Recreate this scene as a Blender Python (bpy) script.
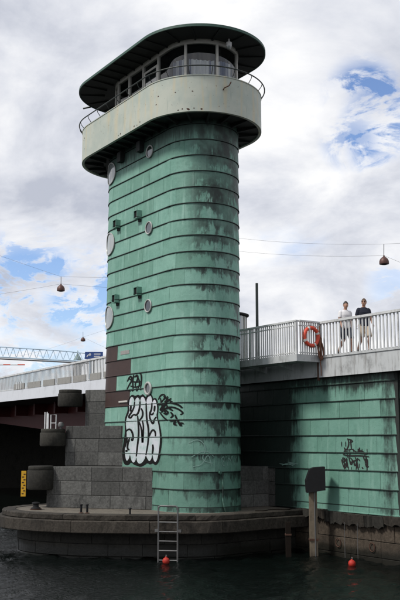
import bpy, bmesh, math, random
from math import sin, cos, pi, radians
from mathutils import Vector, Matrix
random.seed(7)
for o in list(bpy.data.objects): bpy.data.objects.remove(o)
scn = bpy.context.scene
COL = scn.collection
# world frame: x along the bridge (towards the right bank), y across it (away from the viewer), z up, water at 0
# ---------------------------------------------------------------- camera
cam = bpy.data.cameras.new('camera'); camo = bpy.data.objects.new('camera', cam); COL.objects.link(camo)
cam.sensor_fit = 'VERTICAL'; cam.sensor_height = 24; cam.lens = 35.2
camo.location = (25.037, -16.888, 3.55)
camo.rotation_euler = (radians(90 + 9.23), 0, radians(56))
cam.clip_end = 6000
scn.camera = camo
# ---------------------------------------------------------------- sky, sun, exposure
SUN_EL, SUN_AZ = radians(50), math.atan2(-0.92, -0.16)      # direction towards the sun (x, y)
world = bpy.data.worlds.new('World'); scn.world = world; world.use_nodes = True
wn = world.node_tree.nodes; wl = world.node_tree.links
wn.clear()
def wnode(t, **k):
    n = wn.new(t)
    for a, b in k.items(): setattr(n, a, b)
    return n
def wmath(op, a, b=None, c=None, clamp=False):
    n = wnode('ShaderNodeMath', operation=op, use_clamp=clamp)
    for i, v in enumerate((a, b, c)):
        if v is None: continue
        if isinstance(v, (int, float)): n.inputs[i].default_value = v
        else: wl.new(v, n.inputs[i])
    return n.outputs[0]
wout = wnode('ShaderNodeOutputWorld'); wbg = wnode('ShaderNodeBackground')
wbg.inputs[1].default_value = 0.1
wl.new(wbg.outputs[0], wout.inputs[0])
sky = wnode('ShaderNodeTexSky', sky_type='NISHITA', sun_disc=False)
sky.sun_elevation = SUN_EL; sky.sun_rotation = pi/2 - SUN_AZ
sky.air_density = 1.0; sky.dust_density = 0.6; sky.ozone_density = 2.0
tc = wnode('ShaderNodeTexCoord'); sep = wnode('ShaderNodeSeparateXYZ')
wl.new(tc.outputs['Generated'], sep.inputs[0])
up = wmath('ADD', wmath('MAXIMUM', sep.outputs[2], 0.0), 0.30)
cx = wmath('DIVIDE', sep.outputs[0], up); cy = wmath('DIVIDE', sep.outputs[1], up)
cmb = wnode('ShaderNodeCombineXYZ'); wl.new(cx, cmb.inputs[0]); wl.new(cy, cmb.inputs[1])
SKY_OFF = (3.1, 1.7, 0.0)
def wnoise(scale, detail, rough, off, dist=0.0):
    mp = wnode('ShaderNodeVectorMath', operation='ADD'); wl.new(cmb.outputs[0], mp.inputs[0])
    mp.inputs[1].default_value = off
    n = wnode('ShaderNodeTexNoise'); wl.new(mp.outputs[0], n.inputs['Vector'])
    n.inputs['Scale'].default_value = scale; n.inputs['Detail'].default_value = detail
    n.inputs['Roughness'].default_value = rough; n.inputs['Distortion'].default_value = dist
    return n.outputs[0]
def wmap(v, a, b, c, d):
    n = wnode('ShaderNodeMapRange', interpolation_type='SMOOTHSTEP'); wl.new(v, n.inputs[0])
    for i, q in enumerate((a, b, c, d)): n.inputs[i+1].default_value = q
    return n.outputs[0]
big = wnoise(1.9, 8, 0.58, SKY_OFF, 0.25)
cover = wmap(big, 0.24, 0.42, 0.25, 1.0)
# two real gaps in the cloud cover (right of the tower; low on the left)
def gap(dirv, width, amount):
    v = wnode('ShaderNodeVectorMath', operation='DOT_PRODUCT'); wl.new(tc.outputs['Generated'], v.inputs[0])
    v.inputs[1].default_value = Vector(dirv).normalized()
    return wmap(v.outputs['Value'], cos(width), 1.0, 0.0, amount)
shade_n = wnoise(3.0, 12, 0.58, (SKY_OFF[0]+0.05, SKY_OFF[1]-0.11, 4.2), 0.3)
soft_n = wnoise(0.9, 4, 0.5, (8.3, 2.2, 1.0), 0.2)
tone = wmath('ADD', wmath('MULTIPLY', shade_n, 0.75), wmath('MULTIPLY', soft_n, 0.25))
ramp = wnode('ShaderNodeValToRGB'); tone_link = tone
ramp.color_ramp.elements[0].position = 0.38; ramp.color_ramp.elements[0].color = (4.9, 5.2, 6.05, 1)
ramp.color_ramp.elements[1].position = 0.62; ramp.color_ramp.elements[1].color = (9.7, 9.7, 9.75, 1)
e = ramp.color_ramp.elements.new(0.49); e.color = (7.1, 7.3, 7.9, 1)
gaps = None
CAMF = Vector((-0.829, 0.559, 0)); CAMR = Vector((0.559, 0.829, 0))
def pxdir(px, py):
    a = (px-200)/880; b = (300-py)/880; p = radians(9.23)
    f = cos(p) - b*sin(p); u = sin(p) + b*cos(p)
    return CAMR*a + CAMF*f + Vector((0, 0, u))
cov = cover
for (px, py, w, am) in ((362, 95, 0.050, .85), (384, 118, 0.055, .9), (350, 142, 0.040, .7), (372, 150, .035, .6), (25, 285, 0.075, 1.0), (85, 292, 0.060, 1.0), (108, 318, .045, .8), (20, 372, 0.05, .8), (70, 360, .04, .6), (395, 285, .04, .5)):
    g_ = gap(pxdir(px, py), w, am)
    cov = wmath('SUBTRACT', cov, wmath('MULTIPLY', g_, wmap(wnoise(7.5, 9, 0.66, (px*.13, 2.0, 5.0), .5), 0.45, 0.56, 0.0, 1.1)), clamp=True)
wl.new(wmath('ADD', wmath('MULTIPLY', wmath('SUBTRACT', 1.0, cov), .16), tone_link), ramp.inputs[0])
mixw = wnode('ShaderNodeMix', data_type='RGBA'); wl.new(cov, mixw.inputs[0])
skyc = wnode('ShaderNodeMix', data_type='RGBA', blend_type='MULTIPLY'); skyc.inputs[0].default_value = 1.0
wl.new(sky.outputs[0], skyc.inputs[6]); skyc.inputs[7].default_value = (1.35, 1.40, 1.60, 1)
wl.new(skyc.outputs[2], mixw.inputs[6]); wl.new(ramp.outputs[0], mixw.inputs[7])
wl.new(mixw.outputs[2], wbg.inputs[0])
sun = bpy.data.lights.new('sun', 'SUN'); suno = bpy.data.objects.new('sun', sun); COL.objects.link(suno)
sun.energy = 3.0; sun.angle = radians(9); sun.color = (1.0, 0.965, 0.91)
sdir = Vector((cos(SUN_AZ)*cos(SUN_EL), sin(SUN_AZ)*cos(SUN_EL), sin(SUN_EL)))
suno.rotation_euler = sdir.to_track_quat('Z', 'Y').to_euler(); suno.location = sdir*200
scn.view_settings.view_transform = 'Standard'; scn.view_settings.look = 'None'
scn.view_settings.gamma = 1.0; scn.view_settings.use_curve_mapping = False
scn.view_settings.exposure = 0.10
scn.render.engine = 'CYCLES'
scn.cycles.max_bounces = 6

# ---------------------------------------------------------------- material helpers
class NT:
    def __init__(s, name):
        s.m = bpy.data.materials.new(name); s.m.use_nodes = True
        s.n = s.m.node_tree.nodes; s.l = s.m.node_tree.links
        s.p = s.n['Principled BSDF']
        s.geo = s.n.new('ShaderNodeNewGeometry'); s.oi = s.n.new('ShaderNodeObjectInfo')
    def set(s, sock, v):
        if isinstance(v, (int, float)): sock.default_value = v
        elif isinstance(v, (tuple, list)): sock.default_value = tuple(v) + ((1,) if len(v) == 3 and len(sock.default_value) == 4 else ())
        else: s.l.new(v, sock)
    def math(s, op, a, b=0.0, clamp=False):
        n = s.n.new('ShaderNodeMath'); n.operation = op; n.use_clamp = clamp
        s.set(n.inputs[0], a); s.set(n.inputs[1], b); return n.outputs[0]
    def pos(s):
        return s.geo.outputs['Position']
    def xyz(s):
        n = s.n.new('ShaderNodeSeparateXYZ'); s.l.new(s.pos(), n.inputs[0]); return n.outputs
    def rnd(s): return s.oi.outputs['Random']
    def noise(s, scale, detail=5, rough=.55, stretch=(1, 1, 1), off=(0, 0, 0), dist=0.0, vec=None):
        mp = s.n.new('ShaderNodeMapping'); s.l.new(vec or s.pos(), mp.inputs[0])
        mp.inputs['Scale'].default_value = stretch; mp.inputs['Location'].default_value = off
        n = s.n.new('ShaderNodeTexNoise'); s.l.new(mp.outputs[0], n.inputs['Vector'])
        n.inputs['Scale'].default_value = scale; n.inputs['Detail'].default_value = detail
        n.inputs['Roughness'].default_value = rough; n.inputs['Distortion'].default_value = dist
        return n.outputs[0]
    def rng(s, v, a, b, c=0.0, d=1.0):
        n = s.n.new('ShaderNodeMapRange'); n.interpolation_type = 'SMOOTHSTEP'
        s.set(n.inputs[0], v)
        for i, q in enumerate((a, b, c, d)): n.inputs[i+1].default_value = q
        return n.outputs[0]
    def mix(s, f, a, b, blend='MIX'):
        n = s.n.new('ShaderNodeMix'); n.data_type = 'RGBA'; n.blend_type = blend
        s.set(n.inputs[0], f); s.set(n.inputs[6], a); s.set(n.inputs[7], b); return n.outputs[2]
    def bump(s, h, strength=.3, dist=.01):
        n = s.n.new('ShaderNodeBump'); n.inputs['Strength'].default_value = strength; n.inputs['Distance'].default_value = dist
        s.set(n.inputs['Height'], h); s.l.new(n.outputs[0], s.p.inputs['Normal'])
    def done(s, col, rough=.7, metal=0.0, spec=None):
        s.set(s.p.inputs['Base Color'], col); s.set(s.p.inputs['Roughness'], rough); s.set(s.p.inputs['Metallic'], metal)
        if spec is not None: s.p.inputs['Specular IOR Level'].default_value = spec
        return s.m
def simple(name, col, rough=.6, metal=0.0, var=.25, scale=6.0, spec=None, dirt=0.0):
    t = NT(name)
    d = tuple(c*(1-var) for c in col); b = tuple(min(1, c*(1+var)) for c in col)
    c = t.mix(t.noise(scale, 6, .6), d, b)
    if dirt:
        c = t.mix(t.rng(t.noise(2.2, 8, .68, (1, 1, .6)), .5, .72, 0, dirt), c, (.03, .027, .022))
        c = t.mix(t.rng(t.noise(9, 6, .65, (1, 1, .08), (3, 3, 3)), .54, .68, 0, dirt), c, (.10, .085, .07))
        c = t.mix(t.rng(t.noise(17, 4, .6, (1, 1, .5), (8, 3, 3)), .69, .73, 0, dirt), c, (.09, .045, .025))
    t.bump(t.noise(scale*8, 4), .15, .004)
    return t.done(c, rough, metal, spec)

def patina(name, kind):
    t = NT(name); x, y, z = t.xyz()
    n1 = t.noise(1.3, 5, .6); n2 = t.noise(9, 6, .65)
    base = t.mix(t.rng(n1, .3, .7), (.130, .285, .225), (.190, .365, .298))
    base = t.mix(t.rng(n2, .35, .75, 0, .45), base, (.20, .385, .315))
    rr = t.math('POWER', t.rnd(), 1.6)
    base = t.mix(t.math('MULTIPLY', rr, .55), base, (.095, .215, .160))
    base = t.mix(t.rng(t.rnd(), .22, .0, 0, .5), base, (.20, .37, .30))
    # pale run-off streaks
    st = t.noise(5.0, 5, .6, (1, 1, .12), (3, 1, 0))
    base = t.mix(t.rng(st, .52, .70, 0, .6), base, (.27, .45, .375))
    base = t.mix(t.rng(t.noise(3.2, 8, .7, (1, 1, .6), (6, 2, 8)), .56, .70, 0, .45), base, (.075, .165, .125))
    if kind == 'tower':
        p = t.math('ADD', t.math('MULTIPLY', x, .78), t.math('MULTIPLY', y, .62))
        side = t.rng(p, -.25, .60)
        fr = t.math('FRACT', t.math('DIVIDE', t.math('SUBTRACT', z, 2.07), .56))
        seam = t.rng(fr, .25, .98)
        low = t.rng(z, 5.5, 1.6, 0, 1)
        high = t.rng(z, 8.5, 13.5, 0, 1)
        blot = t.noise(1.6, 9, .70, (1, 1, .50), (7, 2, 0), .25)
        strk = t.noise(10, 8, .70, (1, 1, .10), (1, 5, 2), .3)
        m = t.math('ADD', t.math('MULTIPLY', blot, 1.35), t.math('MULTIPLY', strk, .55))
        m = t.math('ADD', m, t.math('MULTIPLY', seam, .22))
        m = t.math('ADD', m, t.math('MULTIPLY', high, .19))
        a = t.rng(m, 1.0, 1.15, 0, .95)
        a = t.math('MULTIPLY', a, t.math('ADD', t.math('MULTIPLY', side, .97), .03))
        a = t.math('MULTIPLY', a, t.rng(t.noise(.9, 4, .6, (1, 1, .8), (5, 8, 3)), .34, .56, .5, 1.0))
        # dark streaky band just under the collar, all the way round
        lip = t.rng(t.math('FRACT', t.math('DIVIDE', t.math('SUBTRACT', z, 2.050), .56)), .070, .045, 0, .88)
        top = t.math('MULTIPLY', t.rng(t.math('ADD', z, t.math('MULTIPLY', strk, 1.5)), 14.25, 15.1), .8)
        # grime and moss at the foot and light soot lower down
        foot = t.math('MULTIPLY', t.rng(t.math('ADD', t.math('MULTIPLY', t.noise(3.5, 8, .7, (1, 1, .35), (2, 9, 1)), 1.0), t.math('MULTIPLY', seam, .14)), .55, .74), t.math('MULTIPLY', low, .8))
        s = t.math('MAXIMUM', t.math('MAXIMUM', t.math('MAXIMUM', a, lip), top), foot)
        base = t.mix(t.math('MULTIPLY', low, .60), base, (.052, .120, .092))
    else:
        strk = t.noise(9.0, 8, .70, (1, 1, .13), (1, 5, 2), .3)
        blot = t.noise(1.6, 9, .70, (1, 1, .7), (4, 1, 0))
        m = t.math('ADD', t.math('MULTIPLY', strk, .5), t.math('MULTIPLY', blot, .6))
        e1 = t.math('MULTIPLY', t.rng(x, 5.20, 5.75, 0, .26), t.rng(x, 6.2, 5.85)); e2 = t.rng(x, 2.3, .1, 0, .62); e3 = t.rng(z, 4.6, 5.7, 0, .34)  # left end and top also carry shade painted in with the stain
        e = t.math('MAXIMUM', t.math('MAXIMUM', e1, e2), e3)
        fr = t.math('FRACT', t.math('DIVIDE', t.math('SUBTRACT', z, 1.60), .55))
        m = t.math('ADD', m, t.math('MULTIPLY', t.rng(fr, .5, 1.0), .08))
        lip = t.rng(t.math('FRACT', t.math('DIVIDE', t.math('SUBTRACT', z, 1.580), .55)), .080, .050, 0, .88)
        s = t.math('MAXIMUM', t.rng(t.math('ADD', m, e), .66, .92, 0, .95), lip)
        base = t.mix(.30, base, (.055, .125, .095))
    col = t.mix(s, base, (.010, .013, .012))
    specks = t.rng(t.noise(26, 2, .5), .70, .76, 0, .7)
    col = t.mix(specks, col, (.03, .05, .04))
    t.bump(t.math('ADD', t.noise(2.6, 4, .6), t.math('MULTIPLY', t.noise(40, 4), .10)), .55, .035)
    return t.done(col, t.rng(s, 0, 1, .62, .5), 0.0, .35)

def stone(name, dark, light, wet=None, lichen=0.0):
    t = NT(name); x, y, z = t.xyz()
    c = t.mix(t.rng(t.noise(14, 8, .7), .3, .7), dark, light)
    c = t.mix(t.math('MULTIPLY', t.rnd(), .6), c, tuple(v*.55 for v in dark))
    c = t.mix(t.rng(t.rnd(), .3, .0, 0, .35), c, light)
    c = t.mix(t.rng(t.noise(4.5, 8, .7, (1, 1, .15), (2, 6, 4)), .58, .72, 0, .6), c, tuple(v*.4 for v in dark))
    c = t.mix(t.rng(t.noise(2.0, 8, .7, (1, 1, .5)), .48, .7, 0, .7), c, tuple(v*.35 for v in dark))
    if lichen: c = t.mix(t.rng(t.noise(5, 8, .75, (1, 1, 1), (4, 4, 4)), .6, .72, 0, lichen), c, (.22, .21, .18))
    r = .85
    if wet is not None:
        w = t.rng(t.math('ADD', z, t.math('MULTIPLY', t.noise(2.5, 4), .35)), wet+.25, wet-.05)
        c = t.mix(t.math('MULTIPLY', w, .85), c, (.010, .011, .009)); r = t.rng(w, 0, 1, .85, .35)
    t.bump(t.math('ADD', t.noise(9, 8, .7), t.math('MULTIPLY', t.noise(60, 4), .3)), .6, .02)
    return t.done(c, r, 0, .3)

M = {}
M['copper'] = patina('green_copper_patina', 'tower')
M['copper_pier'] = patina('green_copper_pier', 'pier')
M['core'] = simple('dark_backing', (.018, .022, .020), .9)
M['bare'] = simple('brown_bare_copper', (.040, .020, .016), .55, .15, .45, 4)
M['granite'] = stone('grey_granite', (.062, .062, .059), (.145, .145, .137), None, .12)
M['granite_wet'] = stone('wet_granite', (.026, .025, .021), (.052, .050, .042), .38)
M['cap'] = stone('dirty_concrete', (.020, .017, .013), (.060, .051, .041), None, .10)
M['captop'] = stone('worn_concrete_top', (.085, .074, .060), (.15, .132, .108), None, .10)
M['corbel'] = stone('dark_concrete', (.018, .017, .014), (.044, .041, .034), None, .06)
M['brownstone'] = stone('stained_concrete', (.045, .034, .024), (.105, .082, .060), .42)
M['mortar'] = simple('mortar', (.075, .074, .068), .95)
M['rail'] = simple('pale_grey_paint', (.56, .57, .57), .5, 0, .12, 7, None, .4)
M['fascia'] = simple('grey_painted_steel', (.46, .475, .48), .5, 0, .12, 3, None, .5)
M['fascia_white'] = simple('white_painted_steel', (.60, .62, .66), .45, 0, .06, 3, None, .18)
M['panel'] = simple('grey_rough_panel', (.27, .265, .25), .8, 0, .25, 9, None, .3)
M['deckunder'] = simple('sooty_underside', (.035, .035, .036), .8)
M['red'] = simple('dark_red_steel', (.085, .011, .009), .55, 0, .3, 2)
M['road'] = simple('asphalt', (.05, .05, .052), .9)
M['dkmetal'] = simple('dark_green_metal', (.016, .024, .021), .45, .2, .3)
M['roofunder'] = simple('dark_roof_boarding', (.014, .018, .017), .7, 0, .3)
M['roofedge'] = simple('green_copper_edge', (.030, .080, .060), .6, 0, .35, 8)
M['mullion'] = simple('offwhite_paint', (.50, .49, .45), .5, 0, .12, 9, None, .15)
M['galv'] = simple('galvanised_steel', (.13, .13, .13), .5, .4, .25, 10, None, .4)
M['ringm'] = simple('grey_metal_ring', (.42, .43, .41), .4, .2, .2, 12, None, .3)
M['black'] = simple('black_paint', (.005, .005, .005), .8, 0, .2, 6, .2)
M['blackpl'] = simple('black_plastic', (.011, .011, .012), .6, 0, .25, 6, .2)
M['redpl'] = simple('orange_red_foam', (.62, .065, .030), .5, 0, .12, 8)
M['buoy'] = simple('red_plastic', (.40, .028, .018), .6, 0, .25, 14, .3, .25)
M['whitetape'] = simple('white_band', (.65, .63, .60), .6)
M['rope'] = simple('brown_rope', (.17, .075, .045), .9, 0, .5, 30)
M['rust'] = simple('rust', (.060, .027, .016), .9, 0, .5, 12)
M['yellow'] = simple('yellow_board', (.60, .33, .012), .6, 0, .12, 9)
M['wood'] = simple('weathered_timber', (.15, .122, .088), .9, 0, .45, 9, .2, .8)
M['wooddark'] = simple('dark_timber', (.012, .009, .007), .95, 0, .4, 9, .1)
M['lampcopper'] = simple('dark_copper_shade', (.085, .038, .030), .5, .3, .35, 14)
M['truss'] = simple('pale_blue_steel', (.42, .55, .66), .5, 0, .08)
M['blue'] = simple('blue_sign_paint', (.020, .060, .22), .4)
M['white'] = simple('white_paint', (.7, .7, .7), .5)
M['spire'] = simple('grey_green_copper', (.20, .27, .26), .7)
M['silver'] = None
# parapet paint: pale grey green, yellowish and rusty in streaks
t = NT('pale_green_parapet_paint'); x, y, z = t.xyz()
c = t.mix(t.rng(t.noise(1.6, 5), .35, .65), (.38, .425, .375), (.45, .475, .41))
c = t.mix(t.rng(t.noise(4.5, 5, .6, (1, 1, .10), (2, 7, 0)), .50, .66, 0, .5), c, (.53, .45, .28))
c = t.mix(t.rng(t.noise(7, 5, .6, (1, 1, .14), (9, 1, 3)), .60, .74, 0, .4), c, (.22, .27, .24))
c = t.mix(t.rng(t.noise(13, 3, .55), .70, .735), c, (.10, .045, .02))
t.bump(t.noise(2.2, 3), .2, .02)
M['parapet'] = t.done(c, .55, 0, .35)
# graffiti fill: silver grey, blotchy
t = NT('silver_grey_spray_paint')
c = t.mix(t.rng(t.noise(3.2, 5, .6), .35, .68), (.52, .54, .58), (.34, .45, .43))
c = t.mix(t.rng(t.noise(3, 5, .6, (1, 1, .5), (5, 5, 5)), .55, .7, 0, .55), c, (.58, .58, .64))
M['silver'] = t.done(c, .6)
# window glass: dark mirror-like panes
def glass(name, tint, rough=.04):
    t = NT(name); t.p.inputs['IOR'].default_value = 1.9
    t.bump(t.noise(1.6, 2), .05, .02)
    return t.done(tint, rough, 0.0, .9)
M['glass'] = glass('dark_window_glass', (.010, .013, .014))
M['glass2'] = glass('pale_window_glass', (.26, .29, .29))
t = NT('clear_cabin_glass'); lw = t.n.new('ShaderNodeFresnel'); lw.inputs[0].default_value = 1.75
tr_ = t.n.new('ShaderNodeBsdfTransparent'); tr_.inputs[0].default_value = (.88, .92, .92, 1)
gl_ = t.n.new('ShaderNodeBsdfGlossy'); gl_.inputs['Roughness'].default_value = .03
mx_ = t.n.new('ShaderNodeMixShader'); t.l.new(lw.outputs[0], mx_.inputs[0]); t.l.new(tr_.outputs[0], mx_.inputs[1]); t.l.new(gl_.outputs[0], mx_.inputs[2])
t.l.new(mx_.outputs[0], t.n['Material Output'].inputs[0]); M['cabglass'] = t.m
# curtains inside the cabin
t = NT('grey_blue_curtain')
c = t.mix(t.rng(t.noise(3.2, 3, .5, (1, 1, .02)), .50, .56), (.80, .80, .82), (.10, .15, .28))
M['curtain'] = t.done(c, .9)
# water
t = NT('dark_harbour_water')
b = t.n.new('ShaderNodeBump'); b.inputs['Strength'].default_value = .8; b.inputs['Distance'].default_value = .05
t.set(b.inputs['Height'], t.noise(9.0, 4, .6, (1, 1, 1), (3, 1, 0), .4)); t.l.new(b.outputs[0], t.p.inputs['Normal'])
t.p.inputs['IOR'].default_value = 1.33
M['water'] = t.done((.002, .0035, .003), .04, 0, .22)
# skin, cloth
M['skin'] = simple('skin', (.40, .215, .145), .55, 0, .08)
M['tee'] = simple('white_cotton', (.66, .65, .66), .9, 0, .06)
M['navy'] = simple('navy_cotton', (.010, .013, .026), .9, 0, .2)
M['denim'] = simple('dark_denim', (.022, .030, .050), .9, 0, .3)
M['khaki'] = simple('beige_cotton', (.46, .38, .29), .9, 0, .1)
M['hair'] = simple('dark_brown_hair', (.020, .014, .010), .6)
M['hair2'] = simple('short_brown_hair', (.085, .050, .032), .7)
M['shoe'] = simple('dark_shoes', (.03, .03, .032), .6)

# ---------------------------------------------------------------- geometry helpers
def obj(name, verts, faces, mat, parent=None, smooth=False, origin=None):
    me = bpy.data.meshes.new(name); me.from_pydata([tuple(v) for v in verts], [], faces)
    return link(name, me, mat, parent, smooth)
def link(name, me, mat, parent=None, smooth=False, loc=None):
    if mat is not None and not me.materials: me.materials.append(mat)
    me.update()
    if smooth and not me.get('sm'):
        me['sm'] = 1
        me.polygons.foreach_set('use_smooth', [True]*len(me.polygons))
        me.set_sharp_from_angle(angle=radians(38))
    o = bpy.data.objects.new(name, me); COL.objects.link(o)
    if loc: o.location = loc
    if parent is not None: adopt(o, parent)
    return o
def base_of(o):
    v = Vector(o.get('_b', (0, 0, 0))); return v
def adopt(o, parent):
    o.parent = parent
    o['_b'] = tuple(base_of(parent))
    o.matrix_parent_inverse = Matrix.Translation(-base_of(parent)) if parent.parent is None else Matrix.Identity(4)
def tag(o, label, cat, group=None):
    o['label'] = label; o['category'] = cat
    if group: o['group'] = group
    return o
def thing(name, loc, label, cat, group=None):
    o = bpy.data.objects.new(name, None); COL.objects.link(o); o.location = loc; o['_b'] = tuple(loc)
    o.empty_display_size = .3
    return tag(o, label, cat, group)
def structure(o): o['kind'] = 'structure'; return o

class MB:
    def __init__(s): s.v = []; s.f = []
    def add(s, V, F):
        k = len(s.v); s.v += [tuple(v) for v in V]; s.f += [tuple(i+k for i in f) for f in F]; return s
    def box(s, c, size, ax=None):
        """box centred at c, full sizes, optional x-axis direction (in plan)"""
        ux = Vector(ax).normalized() if ax else Vector((1, 0, 0)); uz = Vector((0, 0, 1))
        uy = uz.cross(ux); c = Vector(c); a, b, h = (q/2 for q in size)
        V = [c + ux*(i*a) + uy*(j*b) + uz*(k*h) for k in (-1, 1) for j in (-1, 1) for i in (-1, 1)]
        return s.add(V, [(0, 2, 3, 1), (4, 5, 7, 6), (0, 1, 5, 4), (2, 6, 7, 3), (0, 4, 6, 2), (1, 3, 7, 5)])
    def span(s, x0, x1, y0, y1, z0, z1):
        return s.box(((x0+x1)/2, (y0+y1)/2, (z0+z1)/2), (x1-x0, y1-y0, z1-z0))
    def tube(s, pts, r, n=8, cap=True, closed=False):
        pts = [Vector(p) for p in pts]; k = len(pts)
        rs = r if isinstance(r, (list, tuple)) else [r]*k
        V = []; prev = None
        for i, p in enumerate(pts):
            if closed: d = pts[(i+1) % k] - pts[i-1]
            else: d = (pts[min(i+1, k-1)] - pts[max(i-1, 0)])
            d.normalize()
            if prev is None:
                a = Vector((0, 0, 1)) if abs(d.z) < .9 else Vector((1, 0, 0))
                u = d.cross(a).normalized()
            else:
                u = (prev - d*prev.dot(d)).normalized()
            prev = u; w = d.cross(u)
            V += [p + (u*cos(2*pi*j/n) + w*sin(2*pi*j/n))*rs[i] for j in range(n)]
        F = []
        for i in range(k if closed else k-1):
            i2 = (i+1) % k
            for j in range(n):
                F.append((i*n+j, i*n+(j+1) % n, i2*n+(j+1) % n, i2*n+j))
        if cap and not closed:
            F.append(tuple(range(n-1, -1, -1))); F.append(tuple((k-1)*n+j for j in range(n)))
        return s.add(V, F)
    def prism(s, poly, z0, z1):
        """poly: list of (x,y) counter-clockwise"""
        n = len(poly)
        V = [(x, y, z0) for x, y in poly] + [(x, y, z1) for x, y in poly]
        F = [(i, (i+1) % n, n+(i+1) % n, n+i) for i in range(n)]
        F += [tuple(range(n-1, -1, -1)), tuple(range(n, 2*n))]
        return s.add(V, F)
    def lathe(s, prof, c=(0, 0, 0), n=24):
        c = Vector(c); V = []; k = len(prof)
        for r, z in prof:
            V += [c + Vector((r*cos(2*pi*j/n), r*sin(2*pi*j/n), z)) for j in range(n)]
        F = [(i*n+j, i*n+(j+1) % n, (i+1)*n+(j+1) % n, (i+1)*n+j) for i in range(k-1) for j in range(n)]
        F += [tuple(range(n-1, -1, -1)), tuple((k-1)*n+j for j in range(n))]
        return s.add(V, F)
    def build(s, name, mat, parent=None, smooth=False):
        return obj(name, s.v, s.f, mat, parent, smooth)

# ---------------------------------------------------------------- water
w = obj('water', [(-2500, -2500, -.12), (2500, -2500, -.12), (2500, 2500, -.12), (-2500, 2500, -.12)], [(0, 1, 2, 3)], M['water'])
structure(w)
# rippled water of the basin in front of the pier, as real wave geometry
import numpy as np
rng_ = np.random.default_rng(4)
ST_ = .075; ua = np.arange(-13, 12, ST_); va = np.arange(13.5, 48, ST_)
U, Vv_ = np.meshgrid(ua, va, indexing='ij')
WX = 25.037 + U*.559 - Vv_*.829; WY = -16.888 + U*.829 + Vv_*.559
hz = np.zeros_like(U)
for k in range(46):
    lam = .30*(1.9/.30)**rng_.random(); th_ = rng_.normal(.6, .75); ph = rng_.random()*6.283
    kk = 6.283/lam; q = (WX*cos(th_)+WY*sin(th_))*kk + ph + .9*np.sin((WX*.31-WY*.23)*1.3 + k)
    hz += .0062*lam**.85*(np.sin(q) + .25*np.sin(2*q+.6))
gust = .72 + .30*np.sin(WX*.21+1.0)*np.sin(WY*.27+.4) + .18*np.sin(WX*.55-WY*.4)
edge = np.minimum(1, np.minimum(np.minimum(U-ua[0], ua[-1]-U), np.minimum(Vv_-va[0], va[-1]-Vv_))/1.5)
hz = hz*gust*edge - .13*(1-np.clip(edge*3, 0, 1))
nu_, nv_ = U.shape
me = bpy.data.meshes.new('water'); co = np.stack([WX, WY, hz], -1).reshape(-1, 3).astype(np.float32)
idx = np.arange(nu_*nv_).reshape(nu_, nv_)
fc = np.stack([idx[:-1, :-1], idx[1:, :-1], idx[1:, 1:], idx[:-1, 1:]], -1).reshape(-1, 4).astype(np.int32)
me.vertices.add(len(co)); me.vertices.foreach_set('co', co.ravel())
me.loops.add(fc.size); me.loops.foreach_set('vertex_index', fc.ravel())
me.polygons.add(len(fc)); me.polygons.foreach_set('loop_start', np.arange(0, fc.size, 4, dtype=np.int32))
me.polygons.foreach_set('use_smooth', np.ones(len(fc), dtype=bool))
me.update(calc_edges=True); me.materials.append(M['water'])
wp = bpy.data.objects.new('water', me); COL.objects.link(wp); structure(wp)
bed = obj('harbour_bed', [(-2500, -2500, -4), (2500, -2500, -4), (2500, 2500, -4), (-2500, 2500, -4)], [(0, 1, 2, 3)], M['core'])
structure(bed)

# ---------------------------------------------------------------- control tower
R, L = 1.36, 3.95
PER = 2*pi*R + 2*L
def stad(s, off=0.0, r=R, l=L):
    """point and outward normal on a stadium outline, s measured on radius r; s=0 at the near-left tangent"""
    per = 2*pi*r + 2*l
    s = (s + l) % per - l
    if s < 0: return Vector((s, -r-off, 0)), Vector((0, -1, 0))
    if s < pi*r:
        a = s/r - pi/2; nrm = Vector((cos(a), sin(a), 0)); return nrm*(r+off), nrm
    s -= pi*r
    if s < l: return Vector((-s, r+off, 0)), Vector((0, 1, 0))
    s -= l
    a = pi/2 + s/r; nrm = Vector((cos(a), sin(a), 0)); return Vector((-l, 0, 0)) + nrm*(r+off), nrm
def stad_poly(r, l, step=.12):
    per = 2*pi*r + 2*l; P = []
    na = 44
    P += [(r*cos(-pi/2+pi*i/na), r*sin(-pi/2+pi*i/na)) for i in range(na+1)]
    P += [(-l + r*cos(pi/2+pi*i/na), r*sin(pi/2+pi*i/na)) for i in range(na+1)]
    return P
tower = thing('control_tower', (-1.9, 0, 1.3), 'tall bridge control tower clad in green weathered copper sheets with round-ended lookout on top', 'tower')
MB().prism(stad_poly(R-.03, L), 1.30, 14.8).build('core', M['core'], tower, True)
def sheet_mesh(s0, s1, h, gap=.0012):
    s0 += gap; s1 -= gap
    # sample points: dense on curves
    ss = [s0]; q = s0
    while True:
        p, nn = stad(q + .001); curved = abs(nn.x) > .02 or (abs(stad(q+.06)[1].x) > .001)
        q += .15 if curved else .45
        if q > s1 - .04: break
        ss.append(q)
    ss.append(s1)
    prof = [(-.014, .010), (-.016, .031), (.004, .031), (.014, .019), (h*.5, .009), (h-.03, .001), (h-.03, -.03)]
    V = []; F = []
    ss = [q for q in ss[:-1] if q < s1-.08] + [s1-.055, s1+.014]
    for i, q in enumerate(ss):
        for z, off in prof:
            p, nn = stad(q); V.append(p + nn*(off + (.006 if i == len(ss)-1 else 0)) + Vector((0, 0, z)))
    m = len(prof)
    for i in range(len(ss)-1):
        for j in range(m-1):
            F.append((i*m+j, (i+1)*m+j, (i+1)*m+j+1, i*m+j+1))
    F.append(tuple(range(m))[::1]); F.append(tuple((len(ss)-1)*m + j for j in range(m))[::-1])
    me = bpy.data.meshes.new('copper_sheet'); me.from_pydata([tuple(v) for v in V], [], F); me.update()
    return me
NS = 12; W = PER/NS
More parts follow.
